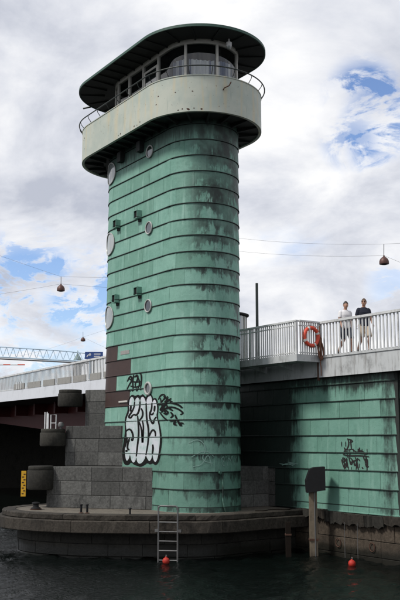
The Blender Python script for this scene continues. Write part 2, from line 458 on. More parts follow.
def regular(off): return [(-L + off + i*W, -L + off + (i+1)*W) for i in range(NS)]
cache = {}
rows = [(1.34, .73)] + [(2.07 + .56*k, .56) for k in range(22)] + [(14.39, .38)]
for ri, (z0, h) in enumerate(rows):
    off = (0.0, .62, .28, .95)[ri % 4]
    segs = [(a, b, 'copper') for a, b in regular(off)]
    k = ri - 1
    if k in (5, 6, 7, 8):
        lim = {8: -3.4, 7: -2.4, 6: -3.45, 5: -2.45}[k]
        cuts = [-5.75, lim, lim + .75 if k == 6 else lim+1.15]
        st = cuts[-1]; n = NS-2; ww = (PER - (cuts[-1]-cuts[0]))/n
        segs = [(cuts[0], cuts[1], 'bare'), (cuts[1], cuts[2], 'copper' )] + [(st+i*ww, st+(i+1)*ww, 'copper') for i in range(n)]
    for (a, b, mt) in segs:
        key = (round(a, 3), round(b, 3), h, mt)
        if key not in cache:
            cache[key] = sheet_mesh(a, b, h)
        o = link('copper_sheet', cache[key], M[mt], None, True, (0, 0, z0)); adopt(o, tower)
        if mt == 'bare': o['label'] = 'dark brown bare copper sheet'

# portholes and oval windows on the flat side
def ring_on_wall(name, s, z, rad, tube_r, frame_mat, pane_mat, stretch=1.0, out=.05):
    """a ring frame that follows the wall with a pane inside it"""
    nu = 40; V = []; F = []; nv = 8
    for i in range(nu):
        a = 2*pi*i/nu
        for j in range(nv):
            b = 2*pi*j/nv; rr = rad + tube_r*cos(b)
            p, nn = stad(s + rr*cos(a)*1.0)
            V.append(p + nn*(out + tube_r*.9*sin(b)) + Vector((0, 0, z + rr*sin(a)*stretch)))
    for i in range(nu):
        for j in range(nv):
            F.append((i*nv+j, ((i+1) % nu)*nv+j, ((i+1) % nu)*nv+(j+1) % nv, i*nv+(j+1) % nv))
    fr = obj(name, V, F, frame_mat, tower, True)
    # collar back to the wall
    V = []; F = []
    for i in range(nu):
        a = 2*pi*i/nu
        for o_ in (-.01, out):
            p, nn = stad(s + rad*cos(a)); V.append(p + nn*o_ + Vector((0, 0, z + rad*sin(a)*stretch)))
    for i in range(nu):
        j = (i+1) % nu; F.append((2*i, 2*j, 2*j+1, 2*i+1))
    k = len(V)
    V2 = []; F2 = []
    rings = 4
    for q in range(rings+1):
        for i in range(nu):
            a = 2*pi*i/nu; rr = rad*q/rings
            p, nn = stad(s + rr*cos(a)); V2.append(p + nn*(out-.012) + Vector((0, 0, z + rr*sin(a)*stretch)))
    for q in range(rings):
        for i in range(nu):
            j = (i+1) % nu; F2.append((q*nu+i, q*nu+j, (q+1)*nu+j, (q+1)*nu+i))
    obj('pane', V2, F2, pane_mat, fr, True)
    obj('collar', V, F, frame_mat, fr, True)
    return fr
for z in (13.9, 11.08, 8.28): ring_on_wall('porthole', -1.17, z, .215, .024, M['ringm'], M['glass'])
ring_on_wall('porthole', -1.12, 5.40, .20, .042, M['ringm'], M['glass'])['label'] = 'porthole above the graffiti with a thick pale ring'
for z in (13.84, 11.05, 8.22): ring_on_wall('round_window', -4.15, z, .42, .022, M['ringm'], M['glass2'])
# hooded vents
for s, z in ((-3.45, 11.68), (-1.87, 11.70), (-3.44, 8.83), (-1.81, 8.88)):
    wv, hv, dv = .13, .15, .20; y0 = -R-.004; y1 = y0-dv
    mb = MB()
    mb.span(s-wv, s-wv+.02, y1, y0, z-hv, z+hv); mb.span(s+wv-.02, s+wv, y1, y0, z-hv, z+hv)
    mb.span(s-wv+.02, s+wv-.02, y1-.01, y0, z+hv-.02, z+hv); mb.span(s-wv+.02, s+wv-.02, y1, y0, z-hv, z-hv+.02)
    vv = mb.build('vent_hood', M['copper'], tower)
    MB().span(s-wv+.02, s+wv-.02, y1+.035, y1+.045, z-hv+.02, z+hv-.02).build('vent_opening', M['black'], vv)
    MB().span(s-wv*.3, s+wv*.9, y0-.06, y0-.01, z-hv-.10, z-hv-.002).build('vent_undershade', M['core'], vv)  # dark block standing in for the shadow under the vent
# small studs and a number plate
plate = MB().span(-3.14, -2.50, -R-.025, -R-.012, 6.72, 6.86).build('notice_plate', M['panel'], tower)
MB().span(-3.17, -2.55, -R-.06, -R-.02, 4.99, 5.05).build('ledge_strip', M['mullion'], tower)
# drain pipe at the foot
pp = []
for q, z in ((1.98, 2.60), (2.03, 2.58), (2.05, 2.50), (2.06, 2.2), (2.06, 1.75), (2.10, 1.55), (2.17, 1.36)):
    p, nn = stad(q); pp.append(p + nn*.075 + Vector((0, 0, z)))
pipe = MB().tube(pp, .028, 8).build('drain_pipe', M['copper'], tower, True)
p, nn = stad(1.98); MB().tube([p + nn*.02 + Vector((0, 0, 2.60)), p + nn*.10 + Vector((0, 0, 2.60))], .05, 10).build('pipe_flange', M['roofedge'], pipe, True)

# gallery: parapet, soffit, brackets
RP, LP, SX = 2.20, 4.50, -.05     # stadium of the parapet (slightly longer than the tower)
ZB, ZT = 14.50, 15.76
def shell(name, ro, ri, l, z0, z1, mat, parent, ex=0.0, top_in=0.0):
    Po = stad_poly(ro, l); Pi = stad_poly(ri, l); n = len(Po); V = []; F = []
    for P, zz in ((Po, z0), (Po, z0+.02), (Po, z1-.015), (Po, z1), (Pi, z1), (Pi, z0)):
        V += [(x, y, zz) for x, y in P]
    m = 6
    for r_ in range(m):
        r2 = (r_+1) % m
        for i in range(n):
            j = (i+1) % n; F.append((r_*n+i, r_*n+j, r2*n+j, r2*n+i))
    return obj(name, V, F, mat, parent, True)
par = shell('parapet', RP, RP-.10, LP, ZB, ZT, M['parapet'], tower)
shell('parapet_coping', RP+.018, RP-.12, LP, ZT+.002, ZT+.035, M['parapet'], par)
MB().prism(stad_poly(RP-.105, LP), ZB+.06, ZB+.16).build('gallery_floor', M['roofunder'], tower, True)
# ribs under the gallery, each its own part
nr = 34; per = 2*pi*R + 2*LP
for i in range(nr):
    q = per*i/nr
    p0, nn = stad(q, 0, R, LP)
    a = p0 - nn*.02; b = p0 + nn*(RP-R-.13); tn = Vector((-nn.y, nn.x, 0))*.035
    V = [a-tn+Vector((0, 0, ZB-.10)), a+tn+Vector((0, 0, ZB-.10)), a+tn+Vector((0, 0, ZB+.062)), a-tn+Vector((0, 0, ZB+.062)),
         b-tn+Vector((0, 0, ZB+.00)), b+tn+Vector((0, 0, ZB+.00)), b+tn+Vector((0, 0, ZB+.062)), b-tn+Vector((0, 0, ZB+.062))]
    MB().add(V, [(0, 3, 2, 1), (4, 5, 6, 7), (0, 1, 5, 4), (3, 7, 6, 2), (0, 4, 7, 3), (1, 2, 6, 5)]).build('gallery_bracket', M['roofunder'], tower)
for (s, z) in ((-3.2, 14.28), (-1.75, 14.28)):
    MB().span(s-.13, s+.13, -R-.20, -R-.01, z-.24, z+.14).build('floodlight_housing', M['roofunder'], tower)
# gallery railing: leans outward from the parapet
def loop(r, l, z, n=120, ):
    P = stad_poly(r, l); return [(x, y, z) for x, y in P]
rl = MB().tube(loop(RP+.13, LP, ZT+.30), .022, 8, closed=True).build('gallery_handrail', M['dkmetal'], tower, True)
nsp = 30; per = 2*pi*RP + 2*LP
for i in range(nsp):
    q = per*(i+.35)/nsp; p, nn = stad(q, 0, RP, LP)
    pts = [p + nn*o_ + Vector((0, 0, z)) for o_, z in ((-.03, ZT+.02), (.03, ZT+.10), (.10, ZT+.18), (.135, ZT+.29))]
    MB().tube(pts, .013, 6).build('rail_post', M['dkmetal'], rl, True)
# small bent hook on the parapet
p, nn = stad(2.95, 0, RP, LP)
tn = Vector((-nn.y, nn.x, 0))
MB().tube([p + Vector((0, 0, 15.30)), p + nn*.10 + Vector((0, 0, 15.33)), p + nn*.14 + tn*.16 + Vector((0, 0, 15.42)), p + nn*.16 + tn*.22 + Vector((0, 0, 15.55))], .022, 6).build('hook', M['rust'], tower, True)
for q, z, w_ in ((1.55, 14.60, .06), (1.75, 14.58, .10), (1.4, 14.57, .05), (1.95, 14.60, .05), (2.2, 14.57, .07), (.6, 15.22, .05), (1.3, 15.22, .045), (1.9, 15.2, .05), (.5, 14.95, .05), (-.9, 14.60, .08), (-.5, 14.63, .05), (-.7, 14.58, .06), (-1.9, 14.62, .07), (-2.05, 14.60, .05), (-4.9, 15.35, .09), (-5.0, 15.28, .05), (-4.85, 14.9, .04)):
    V = []; 
    for i in range(9):
        a = 2*pi*i/9; rr = w_*.55*random.uniform(.6, 1.3)
        p, nn = stad(q + rr*cos(a), 0, RP, LP); V.append(p + nn*.003 + Vector((0, 0, z + rr*sin(a)*.8)))
    obj('rust_patch', V, [tuple(range(9))], M['rust'], par)

# lookout cabin
RC, LC = 1.36, 3.50; ZC0, ZC1 = ZB+.16, 17.42
cabin = shell('cabin_sill', RC+.02, RC-.06, LC, ZC0, ZT-.12, M['mullion'], tower)
shell('cabin_head', RC+.035, RC-.06, LC, 17.30, ZC1+.05, M['mullion'], tower)
mull = [-2.75, -1.70, -.64, .82, 1.94, 3.05, 4.2]
percab = 2*pi*RC + 2*LC
mull += [-3.62, 5.6, 6.7, 7.8, 9.1, 10.2, 11.3]
mull = sorted(m % percab for m in mull)
for m in mull:
    p, nn = stad(m, 0, RC, LC)
    wdt = .085
    MB().box(p + Vector((0, 0, (ZT-.12+17.32)/2)), (wdt, .09, 17.32-ZT+.12), ax=(-nn.y, nn.x, 0)).build('mullion', M['mullion'], tower)
for i, m in enumerate(mull):
    a = m + .035; b = (mull[(i+1) % len(mull)] if i+1 < len(mull) else mull[0]+percab) - .035
    n = max(2, int((b-a)/.12)); V = []; F = []
    for k in range(n+1):
        p, nn = stad(a+(b-a)*k/n, -.01, RC, LC)
        V += [p + Vector((0, 0, ZT-.13)), p + Vector((0, 0, 17.31))]
    for k in range(n): F.append((2*k, 2*k+2, 2*k+3, 2*k+1))
    obj('window_pane', V, F, M['cabglass'], tower, True)
# curtains drawn behind the rounded front, a desk and the far cabin floor
for a, b in ((.15, .78), (.90, 1.88), (2.0, 2.72)):
    n = 60; V = []; F = []
    for k in range(n+1):
        q = a+(b-a)*k/n; p, nn_ = stad(q, -.12 + .03*sin(q*38) + .012*sin(q*91), RC, LC)
        V += [p + Vector((0, 0, 15.2)), p + Vector((0, 0, 16.78 + .05*sin(q*3)))]
    for k in range(n): F.append((2*k, 2*k+2, 2*k+3, 2*k+1))
    obj('curtain', V, F, M['curtain'], tower, True)
MB().prism(stad_poly(RC-.07, LC), ZC0-.001, ZC0+.05).build('cabin_floor', M['roofunder'], tower)
MB().span(-2.6, -.4, .2, .9, 15.3, 15.9).build('control_desk', M['blackpl'], tower)
MB().prism(stad_poly(RC-.04, LC), 17.36, 17.42).build('cabin_ceiling', M['roofunder'], tower)
# door in the flat side: frame, small pane
xa, xb = -1.70+.06, -.64-.06
fr = MB()
for (x0, x1, z0, z1) in ((xa, xa+.08, ZC0+.3, 17.05), (xb-.08, xb, ZC0+.3, 17.05), (xa+.08, xb-.08, 16.97, 17.05), (xa+.08, xb-.08, 15.5, 15.62)):
    fr.span(x0, x1, -RC-.035, -RC+.0, z0, z1)
door = fr.build('cabin_door', M['mullion'], tower)
MB().span(xa+.08, xb-.08, -RC-.02, -RC-.012, 15.62, 16.97).build('door_pane', M['glass'], door)
MB().span(xb-.16, xb-.02, -RC-.075, -RC-.04, 16.0, 16.04).build('door_handle', M['dkmetal'], door)
# pale cabin interior pieces seen low through the panes are reflections; roof
ZR = 17.46; RR, LR = 2.38, 4.50
roof = MB().prism(stad_poly(RR-.03, LR), ZR, ZR+.07).build('roof', M['roofunder'], tower, True)
P = stad_poly(RR-.02, LR); n = len(P); Pi = stad_poly(.4, LR-1.0)
V = [(x, y, ZR+.075) for x, y in P] + [(x-.6, y, ZR+.30) for x, y in stad_poly(.9, LR-.6)]
m2 = len(V)-n
V2 = []
for (x, y) in P: V2.append((x, y, ZR+.075))
for (x, y) in P:
    cx_ = min(0, max(-LR, x)); V2.append((cx_ + (x-cx_)*.35, y*.35, ZR+.30))
F = [(i, (i+1) % n, n+(i+1) % n, n+i) for i in range(n)] + [tuple(range(n, 2*n))]
obj('roof_covering', V2, F, M['roofedge'], roof, True)
shell('roof_edge', RR, RR-.05, LR, ZR-.015, ZR+.078, M['roofedge'], roof)
per = 2*pi*RC + 2*LR
for i in range(30):
    q = per*i/30; p0, nn = stad(q, 0, RC, LR)
    a = p0 - nn*.02; b = p0 + nn*(RR-RC-.08); tn = Vector((-nn.y, nn.x, 0))*.03; zz = Vector((0, 0, 1))
    V = [a-tn+zz*(ZR-.06), a+tn+zz*(ZR-.06), a+tn+zz*(ZR+.002), a-tn+zz*(ZR+.002), b-tn+zz*(ZR-.03), b+tn+zz*(ZR-.03), b+tn+zz*(ZR+.002), b-tn+zz*(ZR+.002)]
    MB().add(V, [(0, 3, 2, 1), (4, 5, 6, 7), (0, 1, 5, 4), (3, 7, 6, 2), (0, 4, 7, 3), (1, 2, 6, 5)]).build('roof_rafter', M['roofunder'], roof)
# scupper at the far left of the roof edge
MB().tube([(-LR-RR+.25, -1.05, ZR+.0), (-LR-RR-.05, -1.25, ZR-.02)], .04, 8).build('roof_spout', M['dkmetal'], roof, True)
# dome camera under the eaves
cc = thing('security_camera', (1.70, .07, ZR-.03), 'small white dome security camera under the roof of the lookout', 'camera')
MB().lathe([(.035, .0), (.035, -.12), (.10, -.14), (.10, -.26), (.09, -.27)][::-1], (1.70, .07, ZR-.002), 20).build('housing', M['white'], cc, True)
MB().lathe([(.01, -.37), (.05, -.355), (.08, -.32), (.09, -.275)], (1.70, .07, ZR-.002), 20).build('dome', M['glass2'], cc, True)

# ---------------------------------------------------------------- graffiti on the tower (paint films following the wall)
def gmap(px, py):
    t = (px-118)/50.0; s = -3.29 + 3.75*t - .34*t*t
    zt = 5.46 + (5.29-5.46)*t; zb = 2.59 + (2.68-2.59)*t
    v = (py-390)/80.0
    return s, zt + (zb-zt)*v
def onwall(s, z, off):
    p, nn = stad(s); return p + nn*off + Vector((0, 0, z))
def smooth_path(pts, it=2, closed=False):
    for _ in range(it):
        out = [] if closed else [pts[0]]
        n = len(pts)
        for i in range(n if closed else n-1):
            a, b = pts[i], pts[(i+1) % n]
            out += [(a[0]*.75+b[0]*.25, a[1]*.75+b[1]*.25), (a[0]*.25+b[0]*.75, a[1]*.25+b[1]*.75)]
        if not closed: out.append(pts[-1])
        pts = out
    return pts
def fill(name, pts, off, mat, parent, place):
    pts = smooth_path(pts, 1, True)
    bm = bmesh.new(); vs = [bm.verts.new((a, b, 0)) for a, b in pts]
    f = bm.faces.new(vs); f.normal_update()
    bmesh.ops.triangulate(bm, faces=[f], ngon_method='EAR_CLIP')
    V = [place(v.co.x, v.co.y, off) for v in bm.verts]; F = [tuple(v.index for v in f.verts) for f in bm.faces]
    bm.verts.index_update(); F = [tuple(v.index for v in f.verts) for f in bm.faces]; bm.free()
    return obj(name, V, F, mat, parent)
def strokes(name, paths, width, off, mat, parent, place, taper=True):
    V = []; F = []
    for pi_, path in enumerate(paths):
        P = smooth_path(path, 2); n = len(P); k = len(V)
        for i, (a, b) in enumerate(P):
            x0, y0 = P[max(i-1, 0)]; x1, y1 = P[min(i+1, n-1)]
            dx, dy = x1-x0, y1-y0; l = math.hypot(dx, dy) or 1
            ww = width*(.55 + .45*sin(pi*min(1, max(0, (i+.8)/(n+.6))))) if taper else width
            V += [place(a - dy/l*ww/2, b + dx/l*ww/2, off + pi_*.00015), place(a + dy/l*ww/2, b - dx/l*ww/2, off + pi_*.00015)]
        F += [(k+2*i, k+2*i+1, k+2*i+3, k+2*i+2) for i in range(n-1)]
    return obj(name, V, F, mat, parent)
def P1(a, b, off):   # sketch units: 7.5 per photo unit, from (118, 390)
    return onwall(*gmap(118 + a/7.5, 390 + b/7.5), off)
gr = thing('graffiti', (-1.6, -R, 2.8), 'silver bubble letter graffiti with thick black outline low on the copper tower', 'graffiti')
BO = [(45, 540), (36, 480), (45, 400), (55, 330), (56, 290), (52, 240), (58, 200), (75, 160), (72, 110), (82, 60), (108, 33), (130, 48), (150, 35), (168, 46), (188, 30), (208, 55), (220, 45), (240, 24), (260, 45), (264, 68), (285, 58), (303, 90), (306, 150), (301, 200), (316, 260), (330, 320), (334, 380), (329, 450), (318, 510), (304, 552), (285, 566), (266, 548), (245, 560), (225, 545), (205, 563), (175, 578), (150, 568), (125, 560), (105, 540), (85, 564), (60, 562)]
WF = [(62, 500), (57, 450), (62, 400), (72, 350), (68, 300), (62, 250), (70, 210), (88, 170), (84, 110), (92, 66), (104, 52), (119, 62), (127, 98), (135, 66), (149, 57), (162, 68), (168, 98), (173, 62), (188, 50), (204, 70), (214, 108), (220, 65), (239, 40), (253, 52), (261, 102), (268, 80), (281, 72), (295, 110), (297, 160), (290, 200), (305, 250), (317, 320), (320, 390), (311, 470), (301, 522), (287, 544), (272, 525), (264, 478), (258, 515), (242, 538), (226, 515), (215, 486), (205, 522), (185, 548), (165, 554), (150, 537), (143, 498), (138, 532), (122, 548), (106, 525), (97, 482), (88, 517), (72, 536)]
fill('black_outline', BO, .0235, M['black'], gr, P1)
fill('silver_fill', WF, .0255, M['silver'], gr, P1)
ST = [[(127, 90), (124, 130), (108, 165), (80, 205), (100, 215), (112, 190), (135, 188)], [(168, 88), (166, 130), (158, 170), (140, 195), (120, 185)],
      [(60, 322), (75, 300), (96, 296), (112, 318), (121, 360), (112, 388), (104, 365)], [(150, 195), (156, 240), (162, 330), (152, 420), (144, 500)],
      [(176, 140), (190, 165), (188, 205), (160, 236)], [(160, 236), (178, 280), (186, 340), (189, 415), (194, 340), (196, 270), (186, 230)],
      [(214, 100), (216, 160), (220, 230), (236, 300), (232, 400), (216, 490)], [(242, 170), (240, 205), (252, 235), (268, 262), (276, 225), (290, 205)],
      [(258, 98), (256, 150), (240, 180), (262, 190), (272, 170)], [(240, 350), (255, 310), (272, 300), (287, 322), (286, 350)],
      [(266, 410), (270, 440), (264, 480)], [(76, 360), (66, 390), (58, 432)], [(92, 362), (80, 400), (76, 440), (92, 452)], [(62, 395), (95, 380)], [(100, 120), (96, 165)], [(280, 120), (276, 165)], [(62, 460), (80, 455)]]
strokes('black_line', ST, 15, .0275, M['black'], gr, P1)
def P2(a, b, off): return onwall(*gmap(118 + a/5.714, 365 + b/5.714), off)
tg = thing('graffiti_tag', (-.2, -R, 4.2), 'wild black spray tag with drips right beside the silver bubble letters', 'graffiti')
strokes('black_line', [[(232, 200), (245, 172), (268, 168), (272, 188), (250, 215), (236, 232)], [(302, 190), (270, 222), (236, 262), (262, 255), (300, 238), (330, 250), (350, 275), (338, 285)],
    [(285, 178), (275, 215), (258, 250), (280, 285)], [(240, 270), (262, 300), (285, 318)], [(255, 265), (275, 260), (290, 270), (276, 285), (262, 275)], [(318, 285), (328, 320), (342, 355), (336, 330), (350, 335)], [(295, 215), (330, 225), (345, 245)], [(296, 322), (322, 318), (312, 340), (325, 345)], [(244, 190), (256, 240), (252, 275)], [(300, 270), (312, 290), (300, 305)], [(262, 180), (290, 200), (310, 215)], [(270, 205), (282, 240), (310, 262)]], 9, .0240, M['black'], tg, P2)
tg = thing('graffiti_tag', (-2.6, -R, 5.3), 'small black looped spray tag left of the porthole beside the brown sheets', 'graffiti')
strokes('black_line', [[(52, 95), (62, 70), (76, 62), (78, 90), (60, 120), (50, 145), (72, 150)], [(88, 55), (82, 95), (88, 140), (78, 150)], [(92, 70), (112, 52), (112, 85), (94, 110), (110, 145)], [(118, 45), (132, 50), (134, 95), (128, 145)], [(100, 60), (120, 80), (124, 120), (104, 150)], [(60, 75), (90, 100), (130, 95)], [(70, 120), (100, 130), (128, 118)]], 8, .0240, M['black'], tg, P2)
M['chalk'] = simple('thin_pale_spray', (.17, .29, .25), .7)
def P3(a, b, off): return onwall(a, b, off)
tg = thing('graffiti_tag', (2.3, -.1, 3.0), 'faint pale scribbled tag at the lower right of the copper tower', 'graffiti')
strokes('pale_line', [[(2.02, 3.00), (2.12, 3.14), (2.16, 3.02), (2.06, 2.86), (2.2, 2.80)], [(2.28, 2.82), (2.33, 3.12), (2.42, 2.94), (2.52, 3.2), (2.55, 2.86)], [(2.62, 2.84), (2.75, 3.1)],
     [(.95, 3.55), (1.3, 3.7), (1.55, 3.4), (1.35, 3.0), (1.75, 2.9)], [(1.05, 3.1), (1.5, 3.35), (1.8, 3.1)], [(1.1, 2.8), (1.4, 2.85), (1.6, 3.25), (1.7, 2.8)]], .028, .0240, M['chalk'], tg, P3)

# ---------------------------------------------------------------- masonry helper
def path_len(P): return sum(math.hypot(P[i+1][0]-P[i][0], P[i+1][1]-P[i][1]) for i in range(len(P)-1))
def along(P, s):
    for i in range(len(P)-1):
        a = Vector((P[i][0], P[i][1], 0)); b = Vector((P[i+1][0], P[i+1][1], 0)); l = (b-a).length
        if s <= l or i == len(P)-2:
            d = (b-a)/l; return a + d*s, Vector((d.y, -d.x, 0))
        s -= l
def courses(P, zs, length, mat, parent, proud=.018, depth=.22, name='granite_block', start=0.0, limit=1e9, jit=.25, joint=.016):
    """blocks laid along the polyline P (outside on its right hand); each block is one part"""
    T = min(path_len(P), limit)
    for r_, (z0, z1) in enumerate(zs):
        s = start - (length*.5 if r_ % 2 else 0) - random.uniform(0, .2)
        while s < T:
            l = length*random.uniform(1-jit, 1+jit); a, b = max(s, start)+joint/2, min(s+l, T)-joint/2
            s += l
            if b - a < .08: continue
            n = max(1, int((b-a)/.14)) if len(P) > 3 else 1
            pr = proud + random.uniform(-.006, .006); bv = .012
            V = []; F = []
            for k in range(n+1):
                p, nn = along(P, a+(b-a)*k/n)
                for off, z in ((-depth, z0+joint/2), (pr-bv, z0+joint/2), (pr, z0+joint/2+bv), (pr, z1-joint/2-bv), (pr-bv, z1-joint/2), (-depth, z1-joint/2)):
                    V.append(p + nn*off + Vector((0, 0, z)))
            for k in range(n):
                for j in range(6): F.append((k*6+j, (k+1)*6+j, (k+1)*6+(j+1) % 6, k*6+(j+1) % 6))
            F.append((5, 4, 3, 2, 1, 0)); F.append(tuple(n*6+j for j in range(6)))
            obj(name, V, F, mat, parent)
path_curv = True
def arc(c, r, a0, a1, n): return [(c[0]+r*cos(radians(a0+(a1-a0)*i/n)), c[1]+r*sin(radians(a0+(a1-a0)*i/n))) for i in range(n+1)]

# ---------------------------------------------------------------- pier with rounded nose
ZP = 1.36
RIM = [(-5.7, 2.9), (-5.7, -3.2), (-5.0, -4.8), (-4.0, -5.45), (-3.0, -5.58), (-2.26, -5.46), (-1.25, -5.04), (-.31, -4.36), (.35, -3.60), (1.1, -2.65), (1.68, -1.90), (2.12, -1.1), (2.22, -.3), (2.12, .5), (2.0, 1.5), (2.0, 2.9)]
RIMS = smooth_path(RIM, 2)
def rim(off):
    out = []
    for i, (x, y) in enumerate(RIMS):
        a = Vector(RIMS[max(i-1, 0)]); b = Vector(RIMS[min(i+1, len(RIMS)-1)]); d = (b-a).normalized()
        out.append((x + d.y*off, y - d.x*off))
    return out
pier = thing('bridge_pier', (-1.6, -2.0, 0), 'stone bridge pier with broad rounded concrete platform and stepped granite walls under the tower', 'pier')
MB().prism(rim(-.62), -3.0, .82).build('footing', M['mortar'], pier, True)
courses(rim(-.55), [(-.45, .04), (.04, .42), (.42, .80)], 1.15, M['granite_wet'], pier, .02, .2)
# the slab is cast in lengths, with open joints
def band(P, z0, z1, name, mat, lens, inset=.6, chip=.0, bev=.025):
    T = path_len(P); q = 0.0
    while q < T-.05:
        l = min(random.uniform(*lens), T-q)
        if T-q-l < lens[0]*.5: l = T-q
        n = max(2, int(l/.16)); V = []; F = []
        for k in range(n+1):
            p, nn = along(P, q+.006+(l-.012)*k/n); c1, c2 = random.uniform(-chip, chip*.3), random.uniform(-chip, chip*.3)
            for off, z in ((-inset, z0), (-bev+c2, z0), (c2, z0+bev), (c1, z1-bev+c1*.6), (-bev+c1, z1+c1*.4), (-inset, z1)): V.append(p+nn*off+Vector((0, 0, z)))
        for k in range(n):
            for j in range(6): F.append((k*6+j, (k+1)*6+j, (k+1)*6+(j+1) % 6, k*6+(j+1) % 6))
        F += [(5, 4, 3, 2, 1, 0), tuple(n*6+j for j in range(6))]
        obj(name, V, F, mat, pier); q += l
MB().prism(rim(.02), .79, 1.165).build('platform_core', M['mortar'], pier)
band(rim(.13), .80, 1.18, 'platform_slab', M['cap'], (2.0, 3.2), .5, .022)
MB().prism(rim(-.10), 1.16, 1.325).build('platform_bed', M['mortar'], pier)
band(rim(.0), 1.182, 1.36, 'platform_rim', M['cap'], (1.3, 2.2), .45, .018)
MB().prism(rim(-.452), 1.20, 1.345).build('platform_top', M['captop'], pier)
# stepped granite tiers: frontal wall, rounded corner, then back under the bridge along +y
wdir = Vector((.784, .62, 0))
def tier(meet, left, zs, yback, rad=.45):
    m = Vector((meet[0], meet[1], 0)); l = Vector((left[0], left[1], 0))
    d = (l-m).normalized(); e2 = Vector((-.10, 1, 0)).normalized()      # side wall direction
    # path runs from the back along the side to the corner, then along the front to the tower
    cor = []
    for i in range(9):
        t_ = i/8; p0 = l + e2*rad*1.3; p2 = l - d*rad*1.3
        q = p0*(1-t_)**2 + l*2*t_*(1-t_) + p2*t_*t_; cor.append((q.x, q.y))
    end = m - d*1.0
    back = l + e2*yback
    return [(back.x, back.y)] + cor + [(end.x, end.y)]
Z1 = [(1.34, 1.775), (1.775, 2.25), (2.25, 2.74)]
Z2 = [(2.74, 3.22), (3.22, 3.70), (3.70, 4.17)]
Z3 = [(4.17, 4.63), (4.63, 5.09), (5.09, 5.56)]
tiers = []
for (meet, left, zs) in (((-.86, -1.38), (-4.15, -3.96), Z1), ((-2.95, -1.38), (-4.90, -2.93), Z2), ((-4.75, -1.05), (-5.62, -1.80), Z3)):
    P = tier(meet, left, zs, 9.0)
    inner = P + [(P[-1][0], 7.0)]
    z0, z1 = zs[0][0], zs[-1][1]
    MB().prism(P + [(-1.0, P[-1][1]), (-1.0, 7.0)] if False else inner, z0-.01, z1-.015).build('tier_core', M['mortar'], pier)
    courses(P, zs, 1.12, M['granite'], pier, .02, .16)
    tiers.append(P)
xw = tiers[0][-1][0]
courses([(xw, .6), (xw, 2.96)], Z1, .85, M['granite'], pier, .02, .1)
# ledge slab crowning the lowest tier
def ledge(P, z0, z1, out, mat, name):
    n = 40; T = path_len(P); V = []; F = []
    for k in range(n+1):
        p, nn = along(P, T*.35 + (T*.65-.6)*k/n)
        for off, z in ((-.5, z0), (out, z0), (out, z1-.015), (out-.015, z1), (-1.9, z1)): V.append(p+nn*off+Vector((0, 0, z)))
    for k in range(n):
        for j in range(5): F.append((k*5+j, (k+1)*5+j, (k+1)*5+(j+1) % 5, k*5+(j+1) % 5))
    return obj(name, V, F, mat, pier)
# corbels: rounded dark concrete ledges standing out on the channel side
def corbel(cx_, cy_, ztop, r_, h):
    c = (cx_, cy_, 0)
    cbl = MB().lathe([(r_*.94, ztop-h), (r_, ztop-h+.05), (r_, ztop-.16), (r_*.97, ztop-.14)], c, 36).build('corbel', M['corbel'], pier, True)
    MB().lathe([(r_*.90, ztop-.139), (r_*.93, ztop-.12), (r_*.93, ztop-.02), (r_*.90, ztop)], c, 36).build('corbel_rim', M['corbel'], cbl, True)
corbel(-4.05, -3.98, 2.76, .47, .80)
corbel(-4.92, -3.16, 4.06, .47, .62)
corbel(-5.86, -2.05, 5.56, .47, .64)

# ---------------------------------------------------------------- right-hand copper-clad abutment under the bridge
ab = thing('abutment', (3.5, 3.0, 0), 'copper clad abutment wall in green sheets under the bridge at the right', 'wall')
YA = 3.0; XE = 6.50
MB().span(-4.8, XE-.30, YA+.06, 20, -3, 5.75).build('core', M['core'], ab)
pathA = [(-4.4, YA)] + [(XE-.75, YA)] + arc((XE-.75, YA+.75), .75, -90, 0, 8)[1:] + [(XE, 12)]
def wall_sheets(P, s0, s1, z0, h, width, off, mat, parent):
    s = s0 - off
    while s < s1:
        a, b = max(s, s0)+.004, min(s+width, s1)-.004; s += width
        if b-a < .1: continue
        prof = [(-.016, .010), (-.016, .034), (.006, .034), (.018, .020), (h*.5, .010), (h-.03, .001), (h-.03, -.04)]
        n = 1 if (b < 10.1 or a > 11.5) else 6
        V = []; F = []; m = len(prof)
        for k in range(n+1):
            p, nn = along(P, a+(b-a)*k/n + (.0 if k == n else 0))
            for z, o_ in prof: V.append(p + nn*(o_ + (.004 if k == n else 0)) + Vector((0, 0, z0+z)))
        for k in range(n):
            for j in range(m-1): F.append((k*m+j, (k+1)*m+j, (k+1)*m+j+1, k*m+j+1))
        F += [tuple(range(m)), tuple(n*m+j for j in range(m))[::-1]]
        obj('copper_sheet', V, F, mat, parent, True)
for k in range(8):
    z0 = 1.60 + .55*k - (.20 if k == 0 else 0); h = .55 + (.20 if k == 0 else 0)
    s0 = 4.7 if z0 < 2.6 else .2
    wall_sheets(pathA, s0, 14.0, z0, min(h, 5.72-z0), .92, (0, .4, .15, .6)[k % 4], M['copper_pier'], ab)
courses([(-4.4, YA), (.3, YA)], [(1.34, 1.75), (1.75, 2.2), (2.2, 2.68)], 1.1, M['granite'], ab, .01, .1)
